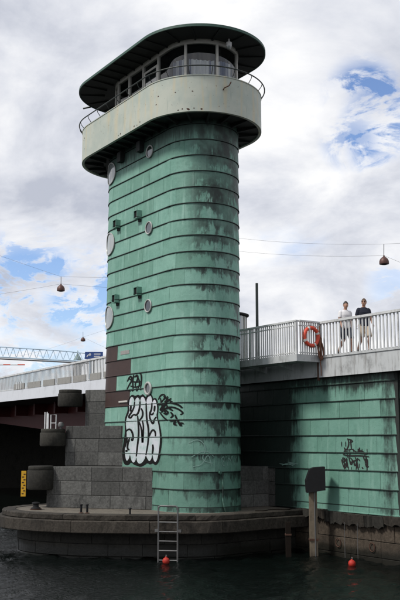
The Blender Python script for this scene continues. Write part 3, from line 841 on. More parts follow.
# corroded ledge and stained footing
random.seed(11)
x = 1.6
while x < XE+.1:
    l = random.uniform(.5, 1.1); x1 = min(x+l, XE+.12)
    o = MB(); zt = 1.40+random.uniform(-.05, .02); zb = 1.06+random.uniform(-.06, .10)
    n = 14; V = []; F = []; ph = random.uniform(0, 9)
    for i in range(n+1):
        xx = x+.01+(x1-x-.02)*i/n; j1 = .035*sin(ph+i*.8)+random.uniform(-.022, .022); j2 = random.uniform(-.04, .04)
        V += [(xx, YA+.1, zb+j1), (xx, YA-.20+j2, zb+j1), (xx, YA-.22+j2, zt+j2*.4), (xx, YA+.1, zt)]
    for i in range(n):
        for j in range(4): F.append((i*4+j, i*4+(j+1) % 4, i*4+4+(j+1) % 4, i*4+4+j)[::-1])
    F += [(0, 1, 2, 3), (n*4+3, n*4+2, n*4+1, n*4)]
    obj('ledge_stone', V, F, M['cap'] if random.random() < .3 else M['corbel'], ab); x = x1
courses([(1.4, YA-.02), (XE-.3, YA-.02)] + arc((XE-.3, YA+.28), .30, -90, 0, 4)[1:] + [(XE, 8)], [(-.5, .12), (.12, .60), (.60, 1.10)], 1.25, M['brownstone'], ab, .03, .12, 'footing_block')
MB().span(1.3, XE-.04, YA+.03, 12, -3, 1.2).build('footing', M['mortar'], ab)
for xr, zr in ((3.55, .42), (5.05, .42)):
    pts = [(xr+.11*sin(2*pi*i/16), YA-.09, zr+.13*cos(2*pi*i/16)) for i in range(16)]
    MB().tube(pts, .016, 6, closed=True).build('mooring_ring', M['rust'], ab, True)
for xr in (4.05, 4.62):
    MB().tube([(xr, YA-.26, 1.10), (xr, YA-.27, .6), (xr+.01, YA-.28, .02)], .007, 6).build('hanging_chain', M['galv'], ab, True)
# dark dripping tag on the abutment
M['tagred'] = simple('dark_red_spray', (.009, .006, .006), .8)
def P4(a, b, off):
    px, py = 335 + a/8, 425 + b/8
    x_ = 4.48 + (px-360)*.0466; z_ = 1.39 + (513-py)*.0303
    return Vector((x_, YA-off, z_))
tg = thing('graffiti_tag', (4.2, YA, 2.8), 'dark dripping spray tag on the copper abutment at the right', 'graffiti')
random.seed(5)
paths = [[(120, 100), (150, 105), (165, 120), (140, 130)], [(145, 110), (150, 150), (152, 190)], [(95, 170), (105, 200), (88, 225)], [(90, 205), (150, 210), (270, 222)], [(185, 205), (200, 215), (240, 200)], [(214, 170), (216, 215)],
         [(75, 260), (95, 255), (115, 300), (100, 350), (85, 330), (72, 280)], [(90, 265), (96, 355)], [(110, 270), (120, 330)], [(140, 255), (160, 275), (150, 300), (135, 280)], [(180, 250), (195, 300), (185, 345)], [(190, 290), (202, 355)], [(205, 265), (215, 280)], [(262, 240), (262, 290), (275, 330)], [(230, 330), (238, 345)], [(255, 300), (266, 335), (280, 320)], [(160, 285), (185, 275)]]
paths += [[(125, 95), (135, 140), (120, 185), (95, 200)], [(100, 180), (130, 195), (160, 180), (190, 215), (225, 190), (255, 215)], [(70, 270), (85, 300), (110, 260), (120, 340)], [(130, 250), (145, 330), (165, 260), (175, 340), (200, 255)], [(240, 235), (250, 280), (270, 250), (272, 330)], [(85, 230), (140, 240), (210, 236), (285, 242)]]
strokes('dark_line', paths, 10, .0245, M['tagred'], tg, P4)
strokes('drip', [[(x_, y_), (x_+random.uniform(-2, 2), y_+random.uniform(15, 45))] for x_, y_ in [(random.uniform(75, 280), random.choice((120, 180, 215, 260, 300, 330))) for _ in range(26)]], 5, .0275, M['tagred'], tg, P4)
tg = thing('graffiti_tag', (1.2, YA, 2.9), 'pale smeared spray line on the dark left end of the copper abutment', 'graffiti')
strokes('pale_line', [[(.6, 2.84), (.95, 2.80), (1.2, 2.86), (1.5, 2.80)], [(.75, 2.78), (1.0, 2.86), (1.35, 2.78)], [(1.05, 2.90), (1.6, 2.84)]],   .03, .045, M['chalk'], tg, lambda a, b, off: Vector((a, YA-off, b)))

# ---------------------------------------------------------------- bridge
YF = 2.8
br = thing('bridge', (0, 14, 5.7), 'road bridge with pale grey steel fascia behind and beside the tower', 'bridge')
o = MB(); o.span(-70, 60, YF+.08, 27, 5.98, 6.36); o.build('deck', M['deckunder'], br)
MB().span(-70, 60, YF+2.9, 26, 6.361, 6.40).build('roadway', M['road'], br)
MB().span(-70, 60, YF+.10, YF+2.88, 6.361, 6.44).build('footway', M['panel'], br)
# fascia girder, right of the joint: deep box; left: white steel edge of the opening leaf
x = 2.9
MB().span(2.93, 60, YF, YF+.078, 5.70, 6.40).build('fascia', M['fascia'], br)
MB().span(2.93, 60, YF-.03, YF-.002, 6.34, 6.41).build('fascia_lip', M['fascia'], br)
MB().span(-5.0, 2.90, YF+.02, YF+.078, 5.72, 6.38).build('fascia', M['fascia'], br)
MB().span(-70, -5.04, YF-.02, YF+.078, 5.97, 6.56).build('fascia', M['fascia_white'], br)
MB().span(2.895, 2.935, YF-.035, YF+.05, 5.60, 6.42).build('joint_rust_strip', M['rust'], br)
MB().span(2.9, 60, YF+.079, 26, 5.72, 5.979).build('girder_soffit', M['deckunder'], br)
# dark red leaf girders and cross beams under the opening span
for yg in (6.4, 10, 14, 18, 22, 26):
    V = [(-6.6, yg-.15, 3.6), (-6.6, yg+.15, 3.6), (-14, yg-.15, 3.2), (-14, yg+.15, 3.2), (-24, yg-.15, 4.2), (-24, yg+.15, 4.2), (-40, yg-.15, 5.3), (-40, yg+.15, 5.3)]
    T_ = [(x, y, 5.975) for x, y, z in V]
    Vv = V + T_; F = []
    for i in range(3):
        a, b, c, d = 2*i, 2*i+1, 2*i+2, 2*i+3
        F += [(a, b, d, c), (a, c, c+8, a+8), (b, b+8, d+8, d)]
    F += [(0, 8, 9, 1), (6, 7, 15, 14)]
    obj('leaf_girder', Vv, F, M['red'], br)
for i in range(11):
    x = -8.5 - i*3
    MB().span(x-.1, x+.1, YF+2.6, 26.5, 5.3, 5.974).build('cross_beam', M['red'], br)
# farther pier across the channel
fp = thing('far_pier', (-46, 10, 0), 'dark far pier of the bridge across the channel under the deck', 'pier')
MB().span(-58, -46, -2, 30, -3, 5.95).build('wall', M['corbel'], fp)
MB().span(-59, -45.5, -4, 30.2, -3, 1.3).build('footing', M['corbel'], fp)
# balcony slab bridging to the tower
bal = thing('balcony', (1, 2.3, 6.3), 'pale grey steel balcony beside the tower carrying a railing with a life ring', 'balcony')
MB().span(-3.0, 3.00, 1.80, YF-.036, 6.24, 6.40).build('slab', M['fascia'], bal)
MB().span(-3.0, 3.04, 1.765, 1.798, 6.20, 6.43).build('edge_beam', M['fascia'], bal)
MB().span(3.002, 3.035, 1.80, YF-.036, 6.20, 6.43).build('edge_beam', M['fascia'], bal)
for x in (-1.5, .1, 1.6):
    V = [(x-.03, 1.85, 6.238), (x+.03, 1.85, 6.238), (x-.03, YF+.018, 6.238), (x+.03, YF+.018, 6.238), (x-.03, YF+.018, 6.0), (x+.03, YF+.018, 6.0)]
    obj('bracket', V, [(0, 1, 3, 2), (0, 2, 4), (1, 5, 3), (0, 4, 5, 1), (2, 3, 5, 4)], M['fascia'], bal)
def railing(name, label, a, b, ztop_a, ztop_b, zbot, spacing, group, mat, bw=.045, bt=.03, toph=.055, topw=.11, sub=None, posts=None, bottom=True):
    a = Vector(a); b = Vector(b); d = b-a; T = d.length; d.normalize()
    th = thing(name, ((a+b)/2)[:2] + (zbot,), label, 'railing', group)
    zt = lambda s: ztop_a + (ztop_b-ztop_a)*s/T
    # top rail as swept box
    def bar(nm, dz0, dz1, wd):
        n = Vector((-d.y, d.x, 0))*wd/2; V = []
        for s in (0, T):
            p = a + d*s
            for q, dz in ((-1, dz0), (1, dz0), (1, dz1), (-1, dz1)): V.append((p + n*q) + Vector((0, 0, zt(s)+dz)))
        return obj(nm, V, [(0, 1, 2, 3), (7, 6, 5, 4), (0, 4, 5, 1), (1, 5, 6, 2), (2, 6, 7, 3), (3, 7, 4, 0)], mat, th)
    bar('top_rail', -toph, 0, topw)
    if sub: bar('sub_rail', -sub-.03, -sub, .05)
    if bottom:
        MB().box(((a+b)/2 + Vector((0, 0, zbot+.06))), (T, .05, .035), ax=d).build('bottom_rail', mat, th)
    n = int(T/spacing); me = None
    zmid = zt(0)-toph
    for i in range(n+1):
        s = (i+.5)*T/(n+1); p = a + d*s; h = zt(s)-toph-zbot
        if me is None or abs(ztop_a-ztop_b) > .001:
            m_ = MB().box((0, 0, h/2), (bw, bt, h), ax=d); me = bpy.data.meshes.new('baluster'); me.from_pydata(m_.v, [], m_.f)
        link('baluster', me, mat, th, False, (p.x, p.y, zbot))
    if posts:
        for s in posts:
            p = a + d*s; h = zt(s)-toph-zbot
            MB().box(p + Vector((0, 0, zbot+h/2)), (.075, .07, h), ax=d).build('post', mat, th)
    return th
railing('bridge_railing', 'pale grey steel railing on the bridge in front of the two walkers', (2.98, YF+.03, 0), (9.6, YF+.03, 0), 7.56, 7.54, 6.41, .152, 'bridge railings', M['rail'], bw=.05, toph=.075, topw=.14, bottom=False, posts=[.02])
railing('bridge_railing', 'pale grey balcony railing between the tower and the life ring', (-2.9, 1.83, 0), (3.0, 1.83, 0), 7.56, 7.56, 6.43, .118, 'bridge railings', M['rail'], sub=.16, posts=[5.86, 3.4, 1.4])
railing('bridge_railing', 'short end panel of balcony railing behind the red life ring', (3.02, 1.90, 0), (3.02, 2.76, 0), 7.56, 7.56, 6.43, .105, 'bridge railings', M['rail'], sub=.16)
lr = railing('bridge_railing', 'long white railing over the channel left of the tower with grey panels along its foot', (-31.0, YF+.03, 0), (-6.2, YF+.03, 0), 7.40, 7.74, 6.56, .155, 'bridge railings', M['rail'], bw=.05, toph=.09, topw=.14)
for x0, x1 in ((-23.4, -21.9), (-21.4, -19.7), (-19.3, -17.85), (-17.5, -15.9), (-15.65, -14.2), (-13.8, -12.65), (-12.3, -11.0)):
    MB().span(x0, x1, YF-.035, YF-.001, 6.57, 6.90).build('infill_panel', M['panel'], lr)
for x0 in (-22.9, -22.6, -22.3):
    MB().span(x0-.05, x0+.05, YF-.06, YF-.037, 6.60, 7.0).build('clamp', M['rail'], lr)
# life ring on the end panel of the balcony, with rope bundle
ring_c = Vector((3.02+.11, 2.33, 7.02))
lb = thing('life_ring', (ring_c.x, ring_c.y, ring_c.z-.36), 'red life ring with pale bands hung on the end of the balcony railing', 'life ring')
pts = [ring_c + Vector((.0, .295*cos(2*pi*i/40), .295*sin(2*pi*i/40))) for i in range(40)]
MB().tube(pts, .062, 12, closed=True).build('ring', M['redpl'], lb, True)
for a in (25, 115, 205, 295):
    pts = [ring_c + Vector((.0, .295*cos(radians(a+q)), .295*sin(radians(a+q)))) for q in (-7, 0, 7)]
    MB().tube(pts, .067, 12).build('band', M['whitetape'], lb, True)
pts = [ring_c + Vector((.03*sin(i*.9), (.37+.02*sin(i*2.2))*cos(2*pi*i/32), (.37+.02*sin(i*2.2))*sin(2*pi*i/32))) for i in range(32)]
MB().tube(pts, .010, 6, closed=True).build('grab_line', M['rope'], lb, True)
for q in (-.12, .12):
    MB().tube([(3.06, 2.33+q, 7.30), (ring_c.x-.02, 2.33+q, 7.30), (ring_c.x+.07, 2.33+q, 7.36)], .012, 6).build('hook', M['rail'], lb, True)
rb = thing('rope_bundle', (3.12, YF-.10, 6.3), 'brown rope coiled and hanging beside the life ring at the joint', 'rope')
random.seed(3)
for k in range(5):
    pts = []; ry = random.uniform(.05, .09); 
    for i in range(18):
        a = 2*pi*i/18; pts.append((3.12+.035*sin(a*2+k)+.012*k, YF-.12+ry*sin(a)+.01*k, 6.72+.36*cos(a)*random.uniform(.92, 1.05)-.03*k))
    MB().tube(pts, .018, 6, closed=True).build('coil', M['rope'], rb, True)
MB().tube([(3.13, YF-.10, 7.40), (3.12, YF-.12, 7.1), (3.15, YF-.12, 6.7), (3.10, YF-.09, 6.35), (3.12, YF-.06, 6.0), (3.10, YF-.05, 5.75)], .016, 6).build('tail', M['rope'], rb, True)

# ---------------------------------------------------------------- two walkers on the footway
def loft(secs, n=24):
    """closed skin through horizontal-ish ellipses: (centre, rx, ry)"""
    V = []; F = []
    for c, rx, ry in secs:
        for i in range(n):
            a = 2*pi*i/n; V.append(Vector((c[0]+rx*math.copysign(abs(cos(a))**.85, cos(a)), c[1]+ry*math.copysign(abs(sin(a))**.85, sin(a)), c[2])))
    k = len(secs)
    for q in range(k-1):
        for i in range(n): F.append((q*n+i, q*n+(i+1) % n, (q+1)*n+(i+1) % n, (q+1)*n+i))
    F += [tuple(range(n-1, -1, -1)), tuple((k-1)*n+i for i in range(n))]
    return V, F
def limb(m, pts, rad, flat=False):
    """tapered limb with rounded joints"""
    P = [Vector(p) for p in pts]; Q = []; Rr = []
    for i in range(len(P)-1):
        for k in range(5):
            t_ = k/5; Q.append(P[i].lerp(P[i+1], t_)); Rr.append(rad[i]+(rad[i+1]-rad[i])*t_)
    Q.append(P[-1]); Rr.append(rad[-1])
    a_, b_ = Q[0], Q[-1]; da = (Q[1]-Q[0]).normalized(); db = (Q[-1]-Q[-2]).normalized(); ra, rb_ = Rr[0], Rr[-1]
    Q = [a_ - da*ra*.95, a_ - da*ra*.7] + Q + ([b_ + db*rb_*.12] if flat else [b_ + db*rb_*.7, b_ + db*rb_*.95])
    Rr = [ra*.25, ra*.72] + Rr + ([rb_*.9] if flat else [rb_*.72, rb_*.25])
    Q2 = [Q[0]] + [(Q[i-1]+Q[i]*2+Q[i+1])/4 for i in range(1, len(Q)-1)] + [Q[-1]]
    m.tube(Q2, Rr, 14)
def head_mesh(c, k=1.0):
    V = []; F = []; nu, nv = 28, 20
    for j in range(nv+1):
        ph = pi*j/nv - pi/2
        for i in range(nu):
            th_ = 2*pi*i/nu; x = cos(th_)*cos(ph); y = sin(th_)*cos(ph); z = sin(ph)
            X, Y, Zz = x*.098, y*.076, z*.122
            if z < 0:                                    # jaw narrows, chin comes forward
                Y *= 1 + .28*z; X += .018*(-z)*(1 if x > 0 else 1.6)*(1 if x > 0 else 0)
                if x < 0: X *= 1 + .35*z
            f = max(0, x)
            X += .026*math.exp(-((y*.076)/.014)**2 - ((Zz+.020)/.022)**2)*(f > .5)     # nose
            X -= .010*math.exp(-((abs(Y)-.032)/.014)**2 - ((Zz-.012)/.012)**2)*(f > .4)  # eye sockets
            X += .006*math.exp(-(Y/.028)**2 - ((Zz+.062)/.008)**2)*(f > .4)             # lips
            V.append(Vector((c[0]+X*k, c[1]+Y*k, c[2]+Zz*k)))
    for j in range(nv):
        for i in range(nu): F.append((j*nu+i, j*nu+(i+1) % nu, (j+1)*nu+(i+1) % nu, (j+1)*nu+i))
    for sgn in (-1, 1):     # ears
        b0 = len(V)
        for j in range(7):
            for i in range(8):
                a = 2*pi*i/8; q = pi*j/6 - pi/2
                V.append(Vector((c[0]-.008+.020*cos(a)*cos(q), c[1]+sgn*(.076+.010*sin(a)*cos(q)), c[2]-.012+.032*sin(q))))
        for j in range(6):
            for i in range(8): F.append((b0+j*8+i, b0+j*8+(i+1) % 8, b0+(j+1)*8+(i+1) % 8, b0+(j+1)*8+i))
    return V, F
def person(loc, face, label, shirt, shorts, hairm, stride=1, arm=(.05, -.06), glasses=False, turn=0.0, sleeve_short=True, hgt=1.0):
    th = thing('person', loc, label, 'person', None)
    LL = [(-.02, .095, .93), (.16*stride, .10, .52), (.12*stride+.02, .10, .10)]
    RL = [(-.02, -.095, .93), (.03*stride, -.10, .51), (-.26*stride, -.10, .17)]
    def arm_pts(s, sw): return [(-.01, s*.172, 1.425), (-.035+sw*.4, s*.245, 1.165), (.05+sw, s*.25, .93)]
    AL = arm_pts(1, arm[0]); AR = arm_pts(-1, arm[1])
    TOR = [((-.01, 0, .86), .09, .13), ((-.01, 0, .95), .108, .160), ((0, 0, 1.08), .095, .142), ((.005, 0, 1.22), .105, .158), ((.01, 0, 1.34), .112, .178), ((.0, 0, 1.42), .098, .186), ((-.005, 0, 1.47), .075, .150), ((.0, 0, 1.505), .058, .080), ((.01, 0, 1.54), .052, .056), ((.03, 0, 1.62), .052, .054)]
    V, F = loft(TOR)
    lm = MB()
    for lg in (LL, RL):
        kn, an = Vector(lg[1]), Vector(lg[2])
        limb(lm, [lg[0], tuple(kn), tuple(kn*.62+an*.38+Vector((-.025, 0, 0))), tuple(an), tuple(an + Vector((.0, 0, -.04)))], [.095, .058, .058, .036, .036])
    for A_ in (AL, AR):
        limb(lm, [A_[0], A_[1], tuple(Vector(A_[1])*.65+Vector(A_[2])*.35), A_[2]], [.062, .042, .041, .028])
    def merge(V2, F2):
        k = len(V); V.extend(V2); F.extend(tuple(i+k for i in f) for f in F2)
    merge([Vector(v) for v in lm.v], lm.f)
    for A_ in (AL, AR):     # hands: palm, four fingers and a thumb
        s = 1 if A_[0][1] > 0 else -1
        w_ = Vector(A_[2]); d = (w_ - Vector(A_[1])).normalized(); inn = Vector((0, -s, 0)); fw = Vector((1, 0, 0)); fw = (fw - d*fw.dot(d)).normalized()
        palm = w_ + d*.055
        m = MB()
        m.tube([w_-d*.02, w_+d*.02, palm, w_+d*.085], [.026, .032, .036, .026], 10)
        for i, ln in enumerate((.070, .080, .074, .058)):
            b0 = w_ + d*.075 + fw*(.030-.020*i)
            m.tube([b0, b0+d*ln*.5+inn*.006, b0+d*ln*.8+inn*.022, b0+d*ln*.95+inn*.036], [.0105, .0100, .009, .007], 7)
        b0 = w_ + d*.025 + fw*.024
        m.tube([b0, b0+fw*.030+d*.022, b0+fw*.036+d*.055+inn*.008], [.014, .012, .009], 7)
        merge([Vector(v) for v in m.v], m.f)
    hc = Vector((.045, 0, 1.672)); hv, hf = head_mesh((0, 0, 0), 1.06)
    rz = Matrix.Rotation(turn, 4, 'Z'); hv = [rz @ v + hc for v in hv]; merge(hv, hf)
    body = obj('body', V, F, M['skin'], None, True)
    rm = body.modifiers.new('remesh', 'REMESH'); rm.mode = 'VOXEL'; rm.voxel_size = .0085; rm.use_smooth_shade = True
    parts = [body]
    # shirt: torso and short sleeves with a hem; shorts: hips and thighs
    def cloth(name, secs, limbs, mat):
        v_, f_ = loft(secs); m = MB(); m.add(v_, f_)
        for pts, rad in limbs: limb(m, pts, rad, True)
        o_ = m.build(name, mat, None, True); q = o_.modifiers.new('remesh', 'REMESH'); q.mode = 'VOXEL'; q.voxel_size = .011; q.use_smooth_shade = True
        parts.append(o_)
    cloth('shirt', [((-.005, 0, .88), .135, .185), ((0, 0, .93), .132, .182), ((0, 0, 1.08), .118, .168), ((.005, 0, 1.22), .122, .178), ((.01, 0, 1.34), .126, .192), ((.0, 0, 1.42), .112, .190), ((-.005, 0, 1.480), .088, .140), ((.0, 0, 1.515), .068, .088)],
          [([A_[0], tuple(Vector(A_[0])*.3+Vector(A_[1])*.7)], [.080, .068]) for A_ in (AL, AR)], shirt)
    cloth('shorts', [((-.01, 0, .84), .12, .17), ((-.01, 0, .93), .124, .175), ((-.005, 0, .99), .11, .160)],
          [([lg[0], tuple(Vector(lg[0])*.02+Vector(lg[1])*.98)], [.112, .096]) for lg in (LL, RL)], shorts)
    for lg in (LL, RL):
        an = Vector(lg[2]); pitch = 0 if an.z < .13 else -.45
        m = MB(); up2 = Vector((0, 0, 1))
        f_ = Vector((cos(pitch), 0, sin(pitch)))
        c0 = an + Vector((0, 0, -.035)) if an.z < .13 else an + Vector((-.02, 0, -.05))
        m.tube([c0 - f_*.07, c0 - f_*.04, c0 + f_*.05, c0 + f_*.14, c0 + f_*.19], [.030, .045, .046, .042, .022], 10)
        parts.append(m.build('shoe', M['shoe'], None, True))
    # hair cap
    V2 = []; F2 = []; nu, nv = 24, 10
    for j in range(nv+1):
        for i in range(nu):
            a = 2*pi*i/nu; low = .28 + .62*max(0, -cos(a)) ** .8 + (.20*abs(sin(a)))
            ph = pi/2 - (pi/2 - (.75 - low))*(j/nv)
            x, y, z = cos(a)*cos(ph), sin(a)*cos(ph), sin(ph)
            bump_ = 1 + .03*sin(9*a+5*ph)
            V2.append(rz @ Vector(((x*.112 - .005)*bump_, y*.090*bump_, z*.141*bump_)) + hc)
    for j in range(nv):
        for i in range(nu): F2.append((j*nu+i, (j+1)*nu+i, (j+1)*nu+(i+1) % nu, j*nu+(i+1) % nu))
    parts.append(obj('hair', V2, F2, hairm, None, True))
    if glasses:
        m = MB()
        for s in (-1, 1):
            m.tube([hc + rz @ Vector((.088, s*.034, .014)), hc + rz @ Vector((.102, s*.034, .014))], .021, 10)
            m.tube([hc + rz @ Vector((.092, s*.05, .018)), hc + rz @ Vector((.03, s*.079, .018))], .004, 5)
        m.tube([hc + rz @ Vector((.100, -.034, .016)), hc + rz @ Vector((.100, .034, .016))], .006, 6)
        parts.append(m.build('sunglasses', M['black'], None, True))
    else:
        m = MB()
        for s in (-1, 1): m.tube([hc + rz @ Vector((.078, s*.031, .012)), hc + rz @ Vector((.0905, s*.031, .012))], [.011, .008], 8)
        parts.append(m.build('eyes', M['black'], None, True))
    for p in parts:
        p.parent = th
    th.rotation_euler = (0, 0, face); th.scale = (hgt,)*3
    return th
person((3.62, 3.42, 6.44), radians(-14), 'person in a white t-shirt and dark shorts walking behind the railing', M['tee'], M['denim'], M['hair'], 1.25, (-.13, .14), False, radians(-22), hgt=.99)
person((4.42, 3.48, 6.44), radians(-20), 'person in a navy polo shirt, beige shorts and sunglasses walking behind the railing', M['navy'], M['khaki'], M['hair2'], 1.1, (.10, -.12), True, radians(-34), hgt=.985)

# ---------------------------------------------------------------- platform fittings
pc = Vector((1.42, -2.28, 0)); nn = Vector((.62, -.784, 0)); nn = (nn + Vector((.15, 0, 0))).normalized(); pc += nn*.22 + Vector((-nn.y, nn.x, 0))*.17; tn = Vector((-nn.y, nn.x, 0))
ld = thing('ladder', (pc.x, pc.y, 0), 'grey steel ladder with hooped top down the platform edge into the water', 'ladder')
for sgn in (-1, 1):
    MB().tube([pc + tn*.30*sgn + Vector((0, 0, z)) for z in (-.55, .5, 1.62)], .026, 8).build('stile', M['galv'], ld, True)
MB().tube([pc + tn*.30 + Vector((0, 0, 1.55)), pc + tn*.29 + Vector((0, 0, 1.62)), pc + tn*.24 + Vector((0, 0, 1.65)), pc - tn*.24 + Vector((0, 0, 1.65)), pc - tn*.29 + Vector((0, 0, 1.62)), pc - tn*.30 + Vector((0, 0, 1.55))], .026, 8).build('top_hoop', M['galv'], ld, True)
for z in (.05, .33, .61, .89, 1.17):
    MB().tube([pc - tn*.30 + Vector((0, 0, z)), pc + tn*.30 + Vector((0, 0, z))], .020, 8).build('rung', M['galv'], ld, True)
for sgn in (-1, 1):
    c = pc + tn*.36*sgn - nn*.03
    MB().box(c + Vector((0, 0, .92)), (.10, .10, .08), ax=tn).build('wall_bracket', M['galv'], ld)
def ball(loc, label):
    th = thing('buoy', (loc[0], loc[1], 0), label, 'buoy', 'small red buoys')
    prof = [(.02, -.10), (.06, -.085), (.095, -.05), (.112, 0.01), (.10, .06), (.07, .095), (.035, .112), (.03, .135), (.015, .14)]
    b_ = MB().lathe(prof, (loc[0], loc[1], .05), 20).build('float', M['buoy'], th, True)
    c = Vector((loc[0], loc[1], .205))
    MB().tube([c + Vector((.03*cos(2*pi*i/12), 0, .03*sin(2*pi*i/12))) for i in range(12)], .009, 6, closed=True).build('eye', M['galv'], th, True)
ball((pc.x + nn.x*.22 + tn.x*.0, pc.y + nn.y*.22), 'small red ball buoy floating at the foot of the ladder')
ball((5.38, 1.75), 'small red ball buoy floating off the copper abutment at the right')
# short mooring posts and cleats on the platform
for (x_, y_) in ((-.70, -4.06), (-.56, -3.92)):
    bo = thing('mooring_post', (x_, y_, ZP), 'left dark iron mooring pin of the close pair on the platform' if x_ < -.6 else 'right dark iron mooring pin of the close pair on the platform', 'post', 'pair of mooring pins')
    MB().tube([(x_, y_, ZP-.02), (x_, y_, ZP+.24)], .035, 10).build('pin', M['blackpl'], bo, True)
    MB().lathe([(.045, 0), (.05, .02), (.04, .045)], (x_, y_, ZP+.24), 12).build('head', M['blackpl'], bo, True)
    MB().lathe([(.08, 0), (.08, .02), (.04, .03)], (x_, y_, ZP), 12).build('foot', M['rust'], bo, True)
bo = thing('mooring_post', (.55, -3.0, ZP), 'single short iron mooring pin on the platform left of the ladder', 'post')
MB().tube([(.55, -3.0, ZP-.02), (.55, -3.0, ZP+.16)], .03, 10).build('pin', M['blackpl'], bo, True)
MB().lathe([(.045, 0), (.055, .02), (.04, .045)], (.55, -3.0, ZP+.16), 12).build('head', M['blackpl'], bo, True)
bo = thing('bollard', (-3.10, -4.55, ZP), 'small dark iron bollard at the left end of the platform', 'bollard')
MB().lathe([(.17, 0), (.16, .05), (.10, .08), (.09, .15), (.13, .18), (.13, .22), (.06, .24)], (-3.10, -4.55, ZP), 16).build('body', M['blackpl'], bo, True)
MB().lathe([(.20, 0), (.20, .018)], (-3.10, -4.55, ZP+.001), 16).build('foot', M['rust'], bo, True)
# loose rope lying on the platform at the right
random.seed(21)
pts = [(1.72 + .12*sin(i*.7), 1.0 + i*.11, ZP+.012) for i in range(16)]
tag(MB().tube(pts, .018, 6).build('rope', M['wooddark'], None, True), 'thin dark rope lying along the right end of the platform', 'rope')
# timber fender pile with black hood
camr = Vector((.559, .829, 0)); px_, py_ = 3.10, 2.28
pl = thing('fender_pile', (px_, py_, -1), 'pale timber fender pile standing in the water with a black hood on top', 'pile')
MB().box((px_, py_, .6), (.24, .22, 3.2), ax=camr).build('pile', M['wood'], pl)
MB().tube([Vector((px_, py_, 0)) - Vector((camr.y, -camr.x, 0))*-.125 + camr*.04 + Vector((0, 0, z)) for z in (-.5, .8, 2.0)], .022, 6).build('rod', M['galv'], pl, True)
MB().box((px_, py_, .52), (.29, .27, .06), ax=camr).build('strap', M['rust'], pl)
prof = [(-.23, 1.98), (.36, 2.06), (.36, 2.80), (.02, 2.78), (-.12, 2.72), (-.25, 2.36)]
f_ = Vector((camr.y, -camr.x, 0)); c = Vector((px_+.04, py_, 0))
V = [c + camr*a + f_*q + Vector((0, 0, z)) for q in (.20, -.22) for a, z in prof]; n = 6
obj('hood', V, [tuple(range(n))[::-1], tuple(range(n, 2*n))] + [(i, (i+1) % n, n+(i+1) % n, n+i) for i in range(n)], M['blackpl'], pl)
for xq, yq in ((2.55, 2.55),):
    fpile = thing('fender_pile', (xq, yq-.9, -1), 'dark timber fender post against the right end of the platform', 'pile')
    MB().box((3.02, 1.30, .0), (.16, .16, 2.2), ax=camr).build('pile', M['wooddark'], fpile)
    MB().box((3.02, 1.30, .72), (.19, .19, .05), ax=camr).build('strap', M['rust'], fpile)
# yellow gauge board on the lowest corbel
yb = thing('gauge_board', (-4.62, -4.34, 1.72), 'yellow vertical depth gauge board fixed to the lowest rounded ledge', 'sign')
camf = Vector((-.829, .559, 0))
yc = Vector((-4.56, -4.30, 0)) + Vector((-.784, -.62, 0))*.10 - camf*.02
MB().box(yc + Vector((0, 0, 2.14)), (.17, .03, .88), ax=camr).build('board', M['yellow'], yb)
for k in range(8):
    MB().box(yc - camf*.018 + camr*(.03 if k % 2 else -.02) + Vector((0, 0, 1.80+k*.095)), (.07, .004, .035), ax=camr).build('mark', M['rust'], yb)
# small white frame and lamp on the middle ledge
ff = thing('handrail_frame', (-5.1, -3.45, 4.06), 'small white steel handrail frames on the middle rounded ledge', 'railing')
for (a, b, h, r_) in ((-.14, -.06, .62, .022), (.08, .27, .52, .018)):
    c = Vector((-5.02, -3.30, 4.05)) 
    p0, p1 = c + camr*a, c + camr*b
    MB().tube([p0, p0 + Vector((0, 0, h)), p1 + Vector((0, 0, h)), p1], r_, 8).build('frame', M['white'], ff, True)
    if h < .6: MB().tube([p0 + Vector((0, 0, .22)), p1 + Vector((0, 0, .22))], .014, 6).build('bar', M['white'], ff, True)
MB().tube([Vector((-5.02, -3.30, 4.05)) + camr*-.02, Vector((-5.02, -3.30, 4.62)) + camr*-.02], .03, 8).build('post', M['white'], ff, True)
sl = thing('signal_lamp', (-4.62, -2.86, 4.17), 'small pale round signal lamp on the middle granite step', 'lamp')
MB().lathe([(.04, 0), (.04, .06), (.10, .08), (.11, .16), (.08, .23), (.03, .25)], (-4.66, -2.98, 4.06), 14).build('globe', M['galv'], sl, True)
MB().lathe([(.12, 0), (.12, .02)], (-4.66, -2.98, 4.045), 14).build('foot', M['blackpl'], sl, True)

# ---------------------------------------------------------------- things beyond the bridge
# hanging lamps with span wires
def lamp(c, top, d_, label):
    th = thing('hanging_lamp', (c[0], c[1], c[2]), label, 'lamp', 'hanging copper street lamps')
    r_ = d_/2
    prof = [(r_*.98, -.0), (r_, .03), (r_*.98, d_*.30), (r_*.80, d_*.52), (r_*.50, d_*.68), (r_*.20, d_*.76), (r_*.16, d_*.90), (r_*.05, d_*.93)]
    MB().lathe([(p, z-d_*.45) for p, z in prof], c, 20).build('shade', M['lampcopper'], th, True)
    MB().lathe([(r_*.55, -.03), (r_*.85, -.001)], (c[0], c[1], c[2]-d_*.45), 18).build('diffuser', M['blackpl'], th, True)
    MB().tube([(c[0], c[1], c[2]+d_*.45), top], .016, 6).build('hanger', M['blackpl'], th, True)
def wire(a, b, sag, label, n=14, r_=.006, group='span wires'):
    a, b = Vector(a), Vector(b)
    pts = [a.lerp(b, i/n) - Vector((0, 0, sag*4*(i/n)*(1-i/n))) for i in range(n+1)]
    o = MB().tube(pts, r_, 5).build('span_wire', M['galv'], None, True); tag(o, label, 'wire', group); return o
